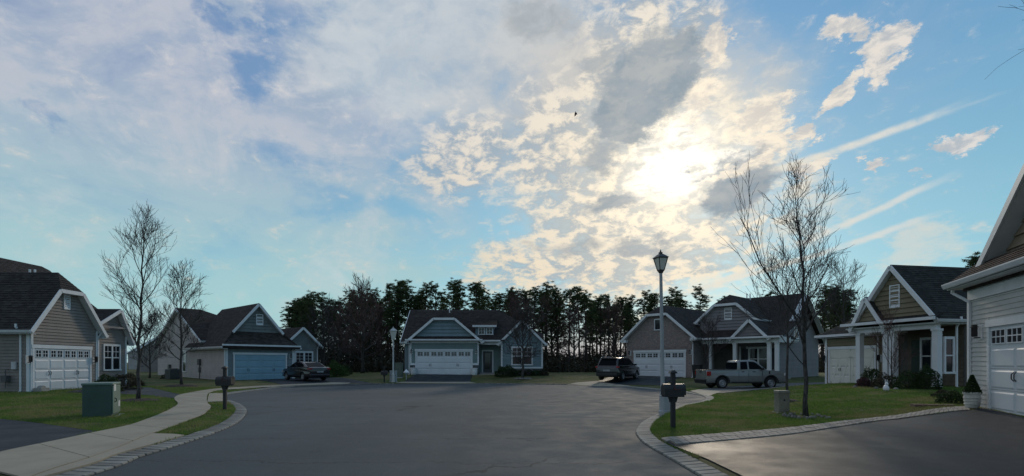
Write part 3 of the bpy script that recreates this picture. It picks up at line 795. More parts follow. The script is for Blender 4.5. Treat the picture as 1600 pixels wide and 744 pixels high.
def wing(H, fr, x0, x1, y0, y1, zb, ze, zr, mroof, mwall, oh=.35, cf=1.0, cb=1.0, walls='flrb', rake='f', wallmat2=None, back_oh=None, xm=None, fascia=True, e=.16, dutch=None):
    """a roofed block whose ridge runs along y. cf / cb: 1 = full gable, 0 = hip, between = clipped gable."""
    xm = (x0 + x1) / 2 if xm is None else xm; pl = (zr - ze) / (xm - x0); pr = (zr - ze) / (x1 - xm); P_ = fr.p
    yf, yb = y0 - oh, y1 + (oh if back_oh is None else back_oh)
    zf, zk = ze + (zr - ze) * cf, ze + (zr - ze) * cb
    pm = (pl + pr) / 2
    yrf = yf + (0 if cf >= 1 else (zr - zf) / pm * 1.0); yrb = yb - (0 if cb >= 1 else (zr - zk) / pm)
    zl, zrr = ze - pl * oh, ze - pr * oh
    def X(z, side): return xm - (zr - z) / pl if side == 'l' else xm + (zr - z) / pr
    if cf <= 0: zf = zl
    if cb <= 0: zk = zl
    if cf <= 0: yrf = yf + (zr - zl) / pm
    if cb <= 0: yrb = yb - (zr - zl) / pm
    left = [P_(x0 - oh, yf, zl), P_(x0 - oh, yb, zl)] + ([P_(X(zk, 'l'), yb, zk)] if 0 < cb < 1 else []) + [P_(xm, yrb, zr), P_(xm, yrf, zr)] + ([P_(X(zf, 'l'), yf, zf)] if 0 < cf < 1 else [])
    right = [P_(x1 + oh, yf, zrr), P_(x1 + oh, yb, zrr)] + ([P_(X(zk, 'r'), yb, zk)] if 0 < cb < 1 else []) + [P_(xm, yrb, zr), P_(xm, yrf, zr)] + ([P_(X(zf, 'r'), yf, zf)] if 0 < cf < 1 else [])
    planes = [left[::-1], right]
    xl0, xr0 = (X(zf, 'l'), X(zf, 'r')) if cf < 1 else (xm, xm)
    if cf <= 0: xl0, xr0 = x0 - oh, x1 + oh
    if cf < 1: planes.append([P_(xl0, yf, zf if cf > 0 else zl), P_(xr0, yf, zf if cf > 0 else zrr), P_(xm, yrf, zr)])
    if cb < 1: planes.append([P_(x1 + oh if cb <= 0 else X(zk, 'r'), yb, zk), P_(x0 - oh if cb <= 0 else X(zk, 'l'), yb, zk), P_(xm, yrb, zr)])
    if dutch:                                       # hip skirt below, gable above, set back
        zg, yg = dutch[:2]; a_, b_ = X(zg, 'l'), X(zg, 'r'); yo = dutch[2] if len(dutch) > 2 else yg - oh * .8
        left = [P_(x0 - oh, yf, zl), P_(x0 - oh, yb, zl), P_(xm, yb, zr), P_(xm, yo, zr), P_(a_, yo, zg)]
        right = [P_(x1 + oh, yf, zrr), P_(x1 + oh, yb, zrr), P_(xm, yb, zr), P_(xm, yo, zr), P_(b_, yo, zg)]
        planes = [left[::-1], right, [P_(x0 - oh, yf - .002, zl - .004), P_(x1 + oh, yf - .002, zrr - .004), P_(b_ - .01, yg, zg - .004), P_(a_ + .01, yg, zg - .004)]]
        H.part('gable_wall', MB().prism([P_(a_ + .12, yg, zg - .1), P_(b_ - .12, yg, zg - .1), P_(xm, yg, zr - .16)], [P_(a_ + .12, yg + .15, zg - .1), P_(b_ - .12, yg + .15, zg - .1), P_(xm, yg + .15, zr - .16)]), mwall)
        for a, b in ((a_, 1), (b_, -1)):
            H.part('rake_board', MB().beam(P_(a, yo - .03, zg - .10), P_(xm, yo - .03, zr - .10), .05, .19), m_white)
            H.part('soffit', MB().beam(P_(a, (yo + yg) / 2, zg - .19), P_(xm, (yo + yg) / 2, zr - .19), (yg - yo) * .98, .03), m_white)
    roof_part(H, planes, mroof, e=e)
    # walls
    lift = .16
    def endpoly(c, z_):
        if c <= 0 or dutch: return [(x0, zb), (x1, zb), (x1, ze - .02), (x0, ze - .02)]
        if c >= 1: return [(x0, zb), (x1, zb), (x1, ze - lift), (xm, zr - lift), (x0, ze - lift)]
        return [(x0, zb), (x1, zb), (x1, ze - lift), (X(z_, 'r'), z_ - lift), (X(z_, 'l'), z_ - lift), (x0, ze - lift)]
    W = MB(); T = .16
    fp = endpoly(cf, zf); bp = endpoly(cb, zk)
    if 'f' in walls: W.prism([P_(x, y0, z) for x, z in fp], [P_(x, y0 + T, z) for x, z in fp])
    if 'b' in walls: W.prism([P_(x, y1 - T, z) for x, z in bp], [P_(x, y1, z) for x, z in bp])
    if 'l' in walls: W.box(x0, x0 + T, y0 + T + .002, y1 - T - .002, zb, ze - .05, T=lambda *a: P_(*a))
    if 'r' in walls: W.box(x1 - T, x1, y0 + T + .002, y1 - T - .002, zb, ze - .05, T=lambda *a: P_(*a))
    if W.v: H.part('wall', W, mwall)
    # white rake boards, fascia and gutters
    for side, yy in (('f', yf), ('b', yb)):
        if side not in rake: continue
        c = cf if side == 'f' else cb; zz_ = zf if side == 'f' else zk
        dy = -.035 if side == 'f' else .035
        if c > 0:
            tl = (xm if c >= 1 else X(zz_, 'l')); tr2 = (xm if c >= 1 else X(zz_, 'r'))
            for a, b in (((x0 - oh, zl), (tl, zz_)), ((tr2, zz_), (x1 + oh, zrr))) + ((((tl, zz_), (tr2, zz_)),) if c < 1 else ()):
                mb = MB().beam(P_(a[0], yy + dy, a[1] - .10), P_(b[0], yy + dy, b[1] - .10), .05, .19)
                H.part('rake_board', mb, m_white)
                mb = MB().beam(P_(a[0], yy + dy * .2 + oh * .5, a[1] - .19), P_(b[0], yy + dy * .2 + oh * .5, b[1] - .19), oh * .98, .03); H.part('soffit', mb, m_white)
    if fascia:
        for xx, z_, sgn in ((x0 - oh, zl, -1), (x1 + oh, zrr, 1)):
            mb = MB(); c_ = [(0, 0), (0, -.13), (.09, -.13), (.13, -.02), (.13, 0)]
            for yy0, yy1 in ((yf - .04, yb),):
                mb.prism([P_(xx + sgn * cx, yy0, z_ + .0 + cz) for cx, cz in c_], [P_(xx + sgn * cx, yy1, z_ + .0 + cz) for cx, cz in c_])
            H.part('gutter', mb, m_white)
            mb = MB().box(min(xx, xx - sgn * oh), max(xx, xx - sgn * oh), yf + .02, yb - .02, z_ - .19, z_ - .16, T=lambda *a: P_(*a)); H.part('soffit', mb, m_white)
    if cf <= 0:
        mb = MB().box(x0 - oh, x1 + oh, yf - .13, yf, zl - .13, zl + .002, T=lambda *a: P_(*a)); H.part('gutter', mb, m_white)
        mb = MB().box(x0 - oh + .01, x1 + oh - .01, yf, y0, zl - .19, zl - .165, T=lambda *a: P_(*a)); H.part('soffit', mb, m_white)
    return dict(front=fp, X=X, yf=yf, zl=zl, zf=zf)

def trimbox(H, fr, y, x0, x1, z0, z1, mat=None, d=.045, name='trim'):
    return H.part(name, MB().box(x0, x1, y - d, y + .005, z0, z1, T=lambda *a: fr.p(*a)), mat or m_white)
def window(H, fr, y, x0, x1, z0, z1, nx=2, ny=3, halves=1, hung=True, trim=.09, lite='both'):
    mb = MB(); T = lambda *a: fr.p(*a); w = (x1 - x0) / halves; d = .07
    mb.box(x0 - trim, x1 + trim, y - d, y + .01, z1, z1 + trim * 1.3, T=T); mb.box(x0 - trim - .03, x1 + trim + .03, y - d - .03, y + .01, z0 - trim, z0, T=T)
    mb.box(x0 - trim, x0, y - d, y + .01, z0, z1, T=T); mb.box(x1, x1 + trim, y - d, y + .01, z0, z1, T=T)
    for h in range(1, halves): mb.box(x0 + h * w - trim * .6, x0 + h * w + trim * .6, y - d, y + .01, z0, z1, T=T)
    if hung: mb.box(x0, x1, y - .055, y + .01, (z0 + z1) / 2 - .03, (z0 + z1) / 2 + .03, T=T)
    for h in range(halves):
        a0, a1 = x0 + h * w + (trim * .6 if h else 0), x0 + (h + 1) * w - (trim * .6 if h < halves - 1 else 0)
        lo = z0 if lite == 'both' else (z0 + z1) / 2 + .03
        for k in range(1, nx): xx = a0 + (a1 - a0) * k / nx; mb.box(xx - .014, xx + .014, y - .045, y + .01, lo, z1, T=T)
        for k in range(1, ny): zz_ = lo + (z1 - lo) * k / ny; mb.box(a0, a1, y - .046, y + .01, zz_ - .014, zz_ + .014, T=T)
    f = H.part('window', mb, m_white)
    for h in range(halves):
        MB().box(x0 + h * w + .01, x0 + (h + 1) * w - .01, y - .032, y + .004, z0 + .005, z1 - .005, T=T).build('pane', m_glass, f)
    return f
def garage_door(H, fr, y, x0, x1, z0, z1, mat=None, windows=8, style='plain', trim=.11, rows=4, cols=None, light=(2, 2)):
    mat = mat or m_door; T = lambda *a: fr.p(*a)
    mb = MB().box(x0 - trim, x0, y - .06, y + .01, z0, z1, T=T).box(x1, x1 + trim, y - .06, y + .01, z0, z1, T=T).box(x0 - trim - .04, x1 + trim + .04, y - .075, y + .012, z1, z1 + trim * 1.5, T=T)
    H.part('door_trim', mb, m_white)
    door = H.part('garage_door', MB().box(x0, x1, y - .020, y + .006, z0, z1, T=T), mat)
    rh = (z1 - z0) / rows; cols = cols or max(2, windows or 4)
    for r in range(rows - (1 if windows else 0)):
        nb = 4 if style == 'plain' else 2
        for c in range(nb):
            a, b = x0 + (x1 - x0) * c / nb + .05, x0 + (x1 - x0) * (c + 1) / nb - .05
            m_ = MB(); q0 = [(a, z0 + r * rh + .045), (b, z0 + r * rh + .045), (b, z0 + (r + 1) * rh - .045), (a, z0 + (r + 1) * rh - .045)]
            i_ = .035; q1 = [(a + i_, q0[0][1] + i_), (b - i_, q0[0][1] + i_), (b - i_, q0[2][1] - i_), (a + i_, q0[2][1] - i_)]
            m_.add([T(x, y - .021, z) for x, z in q0] + [T(x, y - .036, z) for x, z in q1], [(4, 5, 6, 7), (0, 1, 5, 4), (1, 2, 6, 5), (2, 3, 7, 6), (3, 0, 4, 7)]); m_.build('door_panel', mat, door)
        if r: 
            MB().box(x0, x1, y - .0215, y - .0195, z0 + r * rh - .008, z0 + r * rh + .008, T=T).build('section_joint', m_black if False else M('door joint shadow', (.32, .33, .34), .8), door)
    if windows:
        cw = (x1 - x0) / windows
        for k in range(windows):
            g = .06 + (.04 if k % 2 == 0 else 0); g2 = .06 + (.04 if k % 2 else 0)
            a, b = x0 + cw * k + g, x0 + cw * (k + 1) - g2; c, d = z1 - rh * .80, z1 - rh * .20
            w_ = MB(); w_.box(a - .03, b + .03, y - .045, y - .018, c - .03, c, T=T).box(a - .03, b + .03, y - .045, y - .018, d, d + .03, T=T).box(a - .03, a, y - .045, y - .018, c, d, T=T).box(b, b + .03, y - .045, y - .018, c, d, T=T)
            for j in range(1, light[0]): xx = a + (b - a) * j / light[0]; w_.box(xx - .013, xx + .013, y - .042, y - .018, c, d, T=T)
            for j in range(1, light[1]): zz_ = c + (d - c) * j / light[1]; w_.box(a, b, y - .041, y - .018, zz_ - .013, zz_ + .013, T=T)
            w_.build('window', mat, door)
            MB().box(a, b, y - .030, y - .019, c, d, T=T).build('pane', m_glass, door)
    if style == 'cross':                            # two leaves, each with slanted battens
        hw = (x1 - x0) / 2
        for s2 in range(2):
            a, b = x0 + s2 * hw + .04, x0 + (s2 + 1) * hw - .04; m2 = (a + b) / 2; zt = z1 - rh * .9
            for p, q in (((a, z0 + .06), (b, z0 + .06)), ((a, zt), (b, zt)), ((a + .05, z0), (a + .05, zt)), ((b - .05, z0), (b - .05, zt)), ((m2, z0), (m2, zt)), ((a, z1 - .06), (b, z1 - .06)),
                         ((a + .15, z0 + .1), (m2 - .12, zt - .04)), ((m2 + .12, z0 + .1), (b - .15, zt - .04))):
                MB().beam(fr.p(p[0], y - .034, p[1]), fr.p(q[0], y - .034, q[1]), .11, .022, up=fr.ay).build('batten', mat, door)
    xm = (x0 + x1) / 2
    for px_ in ((x0 + (x1 - x0) * .25 + .0, x0 + (x1 - x0) * .75) if style != 'cross' else (x0 + (x1 - x0) * .25, x0 + (x1 - x0) * .75)):
        for dx in (-.05, .05):
            MB().tube([fr.p(px_ + dx, y - .036, z0 + rh * 1.45), fr.p(px_ + dx * 1.2, y - .08, z0 + rh * 1.55), fr.p(px_ + dx * 1.2, y - .08, z0 + rh * 1.75), fr.p(px_ + dx, y - .036, z0 + rh * 1.85)], .012, 5).build('handle', m_black, door)
    return door
def downspout(H, fr, x, y, z0, z1, out=.3, dirx=0):
    pts = [fr.p(x + dirx * out, y - out, z1), fr.p(x + dirx * out, y - out, z1 - .12), fr.p(x, y - .05, z1 - .42), fr.p(x, y - .05, z0 + .12), fr.p(x, y - .22, z0 + .04)]
    mb = MB()
    for a, b in zip(pts, pts[1:]):
        d = (b - a).normalized(); mb.beam(a - d * .02, b + d * .02, .075, .06, up=fr.ay if abs(d.z) > .6 else (0, 0, 1))
    H.part('downspout', mb, m_white)
def wall_lamp(H, fr, x, y, z):
    T = lambda *a: fr.p(*a)
    o = H.part('wall_lamp', MB().box(x - .10, x + .10, y - .03, y, z - .20, z + .20, T=T), m_white)
    MB().box(x - .07, x + .07, y - .22, y - .08, z + .13, z + .15, T=T).box(x - .05, x + .05, y - .20, y - .10, z + .15, z + .20, T=T).box(x - .05, x + .05, y - .2, y - .1, z - .12, z - .10, T=T)\
        .box(x - .015, x + .015, y - .16, y - .03, z - .16, z - .13, T=T).box(x - .055, x - .04, y - .2, y - .1, z - .1, z + .13, T=T).box(x + .04, x + .055, y - .2, y - .1, z - .1, z + .13, T=T).build('lamp_cage', m_black, o)
def gable_vent(H, fr, y, x0, x1, z0, z1):
    T = lambda *a: fr.p(*a); t = .06
    o = H.part('gable_vent', MB().box(x0 - t, x1 + t, y - .06, y, z1, z1 + t, T=T).box(x0 - t, x1 + t, y - .06, y, z0 - t, z0, T=T).box(x0 - t, x0, y - .06, y, z0, z1, T=T).box(x1, x1 + t, y - .06, y, z0, z1, T=T).box(x0, x1, y - .02, y, z0, z1, T=T), m_white)
    n = max(4, int((z1 - z0) / .09))
    for k in range(n):
        a = z0 + (z1 - z0) * k / n; b = z0 + (z1 - z0) * (k + .8) / n
        MB().add([T(x0, y - .05, a), T(x1, y - .05, a), T(x1, y - .022, b), T(x0, y - .022, b), T(x0, y - .022, a), T(x1, y - .022, a)], [(0, 1, 2, 3), (4, 5, 1, 0)]).build('louver', m_white, o)
def column(H, x, y, z0, z1, w=.26, base=True):
    mb = MB().box(x - w / 2, x + w / 2, y - w / 2, y + w / 2, z0, z1).box(x - w * .62, x + w * .62, y - w * .62, y + w * .62, z1 - .10, z1 - .002).box(x - w * .55, x + w * .55, y - w * .55, y + w * .55, z1 - .30, z1 - .27)
    if base: mb.box(x - w * .54, x + w * .54, y - w * .54, y + w * .54, z0 + .001, z0 + .22)
    H.part('column', mb, m_white)
def pipe(H, x, y, z, h=.4): H.part('vent_pipe', MB().tube([(x, y, z - .3), (x, y, z + h)], .05, 8), m_white)

def apex(H, y, a, b, c, d):
    """two rakes given by photo points a-b and c-d on plane y: where they meet, in (x, z)"""
    (x1, z1), (x2, z2), (x3, z3), (x4, z4) = (H.F(*p, y) for p in (a, b, c, d))
    m1, m2 = (z2 - z1) / (x2 - x1), (z4 - z3) / (x4 - x3); x = (z3 - z1 + m1 * x1 - m2 * x3) / (m1 - m2)
    return x, z1 + m1 * (x - x1)

# ---- house straight ahead ------------------------------------------------
def house_ahead():
    H = House('house', 'blue grey house straight ahead with a wide clipped gable and low shed dormer', 641, 44, 0); f = H.F; fr = H.F0
    xr = f(748, 0)[0]; ze = f(641, 528.5)[1]; zc = f(690, 497)[1]; zb = -.5
    xm, zr = apex(H, -.35, (638, 527), (677, 496.5), (713, 496.5), (753, 528)); xm = xr / 2
    c = (zc - ze) / (zr - ze)
    w = wing(H, fr, 0, xr, 0, 7, zb, ze, zr, m_roofB, m_sideM, oh=.35, cf=c)
    # pent strip at the gable foot
    roof_part(H, [[(-.30, -.42, ze - .12), (xr + .30, -.42, ze - .12), (xr + .30, -.002, ze + .14), (-.30, -.002, ze + .14)]], m_roofB, .05, 'pent_roof')
    H.part('gutter', MB().box(-.35, xr + .35, -.53, -.425, ze - .22, ze - .1), m_white)
    H.part('frieze_board', MB().box(0, xr, -.04, 0, ze - .42, ze - .14), m_white)
    d0, d1 = f(651, 0)[0], f(736.5, 0)[0]; zt = f(690, 548.5)[1]; z0 = f(690, 585.5)[1]
    X = w['X']
    siding(H, fr, -.002, [(.05, ze + .16), (xr - .05, ze + .16), (X(zc, 'r') - .1, zc - .2), (X(zc, 'l') + .1, zc - .2)], m_sideM, e=.30, n0=.075)
    siding(H, fr, -.002, [(.12, .95), (xr - .12, .95), (xr - .12, ze - .43), (.12, ze - .43)], m_sideMg, [(d0 - .15, d1 + .15, -1, zt + .2)], e=.18)
    for a, b in ((0, d0 - .12), (d1 + .12, xr)):
        trimbox(H, fr, 0, a, b, .80, .95, d=.09)
        stones(H, a, b, -.1, .80, fr, 0)
    for x in (.05, xr - .05): trimbox(H, fr, 0, x - .06, x + .06, .96, ze - .44, d=.05, name='corner_board')
    garage_door(H, fr, 0, d0, d1, z0, zt, m_door, 8)
    for x in (d0 - .42, d1 + .42): wall_lamp(H, fr, x, 0, 1.95)
    downspout(H, fr, -.08, 0, -.1, ze - .14, .35)
    # main block
    yb = 12.0; ym = 6.0
    zR = f(700, 484.5, ym)[1]; xa = f(641.5, 0, ym)[0]; xb = f(852, 0, .8)[0] - .35
    Fm = Fr((xa + .3, yb), R(-90))
    wing(H, Fm, 0, yb - 1.8, 0, xb - xa - .3, zb, ze - .05, zR, m_roofB, m_sideM, oh=.3, cf=1.0, cb=0.15, xm=ym, rake='f')
    pipe(H, f(702, 0, 5)[0], 5.2, zR - .3, .5)
    # right wing with pair of windows
    x0, x1 = f(783, 0, .6)[0], f(848, 0, .6)[0]; yw = .6
    ax_, az_ = f(816, 500, yw)
    wing(H, fr, x0, x1, yw, 7, zb, f(783, 532, yw)[1], az_, m_roofB, m_sideM, oh=.3, xm=(x0 + x1) / 2)
    wz0, wz1 = f(800, 569, yw)[1], f(800, 544, yw)[1]; a, b = f(801, 0, yw)[0], f(830.5, 0, yw)[0]
    ew = f(783, 532, yw)[1]
    siding(H, fr, yw - .002, [(x0 + .1, .62), (x1 - .1, .62), (x1 - .1, ew - .1), ((x0 + x1) / 2, az_ - .25), (x0 + .1, ew - .1)], m_sideM, [(a - .1, b + .1, wz0 - .1, wz1 + .12)], e=.24, n0=.065)
    window(H, fr, yw, a, b, wz0, wz1, 2, 2, 2, trim=.11, lite='top')
    trimbox(H, fr, yw, x0, x1, .5, .62, d=.1); stones(H, x0, x1, -.1, .5, fr, yw)
    for x in (x0 + .06, x1 - .06): trimbox(H, fr, yw, x - .07, x + .07, .63, ew - .16, d=.06, name='corner_board')
    # entry between
    e0, e1 = f(749, 0, 1.4)[0] - .1, x0
    H.part('porch_wall', MB().box(xr - .1, x0 + .2, 1.6, 1.75, zb, ze), m_sideMg)
    H.part('porch_wall', MB().box(x0, x0 + .1, yw + .2, 1.6, zb, ze - .1), m_sideM)
    trimbox(H, fr, .55, xr + .01, x0 - .01, ze - .55, ze - .28, d=.1, name='porch_beam')
    roof_part(H, [[(xr + .02, .2, ze - .16), (x0 + .3, .2, ze - .16), (x0 + .3, 2.4, ze + .9), (xr + .02, 2.4, ze + .9)]], m_roofB, .1, 'porch_roof')
    H.part('gutter', MB().box(xr + .02, x0 - .05, .08, .195, ze - .28, ze - .15), m_white)
    da, db = f(755, 0, 1.6)[0], f(769, 0, 1.6)[0]; dz0, dz1 = f(760, 582, 1.6)[1] , f(760, 549, 1.6)[1]
    trimbox(H, fr, 1.6, da - .12, da, dz0, dz1 + .12); trimbox(H, fr, 1.6, db, db + .12, dz0, dz1 + .12); trimbox(H, fr, 1.6, da, db, dz1, dz1 + .12)
    d = H.part('front_door', MB().box(da, db, 1.54, 1.58, dz0, dz1), M('dark door', (.05, .06, .07), .5))
    MB().box(da + .15, db - .15, 1.52, 1.536, dz0 + .3, dz1 - .15).build('pane', m_glass, d); MB().box(db - .12, db - .08, 1.5, 1.537, dz0 + .95, dz0 + 1.05).build('handle', m_black, d)
    H.part('step', MB().box(xr + .1, x0 - .1, .5, 1.6, zb, dz0 - .01), m_found)
    # shed dormer
    yd = 1.2; a, b = f(743, 0, yd)[0], f(771.5, 0, yd)[0]; zz0, zz1 = f(750, 526, yd)[1], f(750, 509, yd)[1]
    H.part('dormer_wall', MB().box(a, b, yd, yd + 3, zz0 - .5, zz1), m_sideM)
    roof_part(H, [[(a - .25, yd - .3, zz1), (b + .25, yd - .3, zz1), (b + .25, yd + 4.2, zz1 + 1.1), (a - .25, yd + 4.2, zz1 + 1.1)]], m_roofB, .1, 'dormer_roof')
    H.part('fascia', MB().box(a - .25, b + .25, yd - .36, yd - .305, zz1 - .14, zz1 + .03), m_white)
    for p, q in ((748.5, 756.5), (761, 769)):
        window(H, fr, yd, f(p, 0, yd)[0], f(q, 0, yd)[0], f(750, 522, yd)[1], f(750, 513, yd)[1], 2, 2, 1, hung=False, trim=.07)
    return H
def stones(H, a, b, z0, z1, fr, y):
    x = a; k = 0
    rows = max(2, int((z1 - z0) / .22)); rh = (z1 - z0) / rows
    for r in range(rows):
        x = a
        while x < b - .04:
            w = min(random.uniform(.22, .48), b - x)
            if b - x - w < .12: w = b - x
            mb = MB(); dd = random.uniform(.04, .075)
            mb.box(x + .01, x + w - .01, y - dd, y - .004, z0 + r * rh + .01, z0 + (r + 1) * rh - .01, T=lambda *q: fr.p(*q)); H.part('stone', mb, m_stone); x += w

# ---- left house ------------------------------------------------
def house_left():
    H = House('house', 'taupe sided house at the left edge, white garage door with eight small windows', 47, 24.7, 92); f = H.F; fr = H.F0
    xr = f(151.5, 0)[0]; ze = f(47, 503.5)[1]; zb = -.5; zc = f(89.6, 450.5, -.3)[1]
    _, zr = apex(H, -.3, (43, 505), (89.6, 450.3), (128, 456.4), (158, 509))
    c = (zc - ze) / (zr - ze)
    w = wing(H, fr, 0, xr, 0, 8.5, zb, ze, zr, m_roofA, m_sideA, oh=.3, cf=c, walls='flr'); X = w['X']
    d0, d1 = f(52.3, 0)[0], f(139, 0)[0]; z0 = f(52, 611.5)[1]; zt = f(52, 544)[1]
    siding(H, fr, -.002, [(.1, -.15), (xr - .1, -.15), (xr - .1, ze - .1), (X(zc, 'r') - .05, zc - .16), (X(zc, 'l') + .05, zc - .16), (.1, ze - .1)], m_sideA, [(d0 - .12, d1 + .12, -1, zt + .2)], e=.155)
    garage_door(H, fr, 0, d0, d1, z0, zt, m_door, 8, light=(2, 2), trim=.12)
    v0, v1 = f(100, 0)[0], f(107, 0)[0]; gable_vent(H, fr, 0, v0, v1, f(103, 482)[1], f(103, 461)[1])
    for x in (d0 - .32, d1 + .32): wall_lamp(H, fr, x, 0, f(46, 562)[1])
    for x in (.06, xr - .06): trimbox(H, fr, 0, x - .06, x + .06, -.2, ze - .2, d=.05, name='corner_board')
    # side wall toward the viewer
    Fs = Fr((0, 8.5), R(-90)); siding(H, Fs, -.002, [(0, -.15), (8.4, -.15), (8.4, ze - .45), (0, ze - .45)], m_sideA, e=.155)
    H.part('frieze_board', MB().box(-.035, 0, .02, 8.4, ze - .44, ze - .14), m_white)
    H.part('corner_board', MB().box(-.05, -.005, .0, .14, -.2, ze - .45), m_white)
    downspout(H, Fs, 8.1, 0, -.1, ze - .12, .3); downspout(H, fr, xr + .02, 0, -.1, ze - .12, .3)
    y_, z_ = H.S(24, 572); H.part('meter_box', MB().box(-.12, -.03, y_ - .12, y_ + .1, z_ - .16, z_ + .2), M('pale meter', (.5, .5, .5), .6), bevel=.01)
    y_, z_ = H.S(14, 590); H.part('gas_meter', MB().box(-.3, -.06, y_ - .12, y_ + .12, z_ - .2, z_ + .1).tube([(-.18, y_, z_ - .5), (-.18, y_, z_ + .35), (-.03, y_, z_ + .4)], .02, 6), M('gas grey', (.10, .10, .10), .6))
    H.part('hose_reel', MB().box(.02, .5, -.5, -.12, -.12, .18).lathe([(.17, -.1), (.17, .1)], 12, (.26, -.31, .12), 'y'), M('grey plastic', (.30, .29, .27), .6), bevel=.01)
    # main block behind
    ym = 6.5; xR, zR = f(86.5, 421, ym); xL, _ = f(-30, 400, ym)
    Fm = Fr((xL, 12.5), R(-90)); LL = f(190, 0, 1.5)[0] - xL; cb_ = max(.05, 1 - max(.3, LL + .3 - (xR - xL)) / 5.5); print('A', xL, xR, LL, cb_)
    wing(H, Fm, 0, 11.0, 0, LL, zb, ze + .1, zR, m_roofA, m_sideA, oh=.3, cf=1, cb=cb_, xm=6.0, rake='')
    for px_ in (46.5, 54.5):
        q = f(px_, 436, 3.0); pipe(H, q[0], 3.0, q[1] + .25, .28)
    # right wing with tall window pair
    yw = .9; x0 = xr - .05; x1 = f(197, 0, yw)[0]; xa, za = f(181, 483, yw); er = f(200, 523, yw)[1]
    xm = (xr - .2 + x1) / 2 + .1
    wing(H, fr, x0 - .0, x1, yw, 6, zb, er, za, m_roofA, m_sideA, oh=.3, xm=xa if x0 < xa < x1 else None)
    a, b = f(162, 0, yw)[0], f(185.5, 0, yw)[0]; h0, h1 = f(173, 577, yw)[1], f(173, 541, yw)[1]
    siding(H, fr, yw - .002, [(x0 + .05, -.15), (x1 - .1, -.15), (x1 - .1, er - .1), (xa, za - .25), (x0 + .05, er - .1)], m_sideA, [(a - .1, b + .1, h0 - .1, h1 + .14)], e=.155)
    window(H, fr, yw, a, b, h0, h1, 2, 2, 2, trim=.09, lite='top')
    trimbox(H, fr, yw, x1 - .12, x1, -.2, er - .15, name='corner_board')
    # carriage bracket in the small gable
    H.part('gable_bracket', MB().beam(fr.p(x0 + .3, yw - .28, er + .35), fr.p(x1 - .3, yw - .28, er + .35), .06, .1).beam(fr.p(xa, yw - .28, er + .35), fr.p(xa, yw - .28, za - .4), .06, .1), M('aged trim', (.28, .25, .24), .7))
    return H

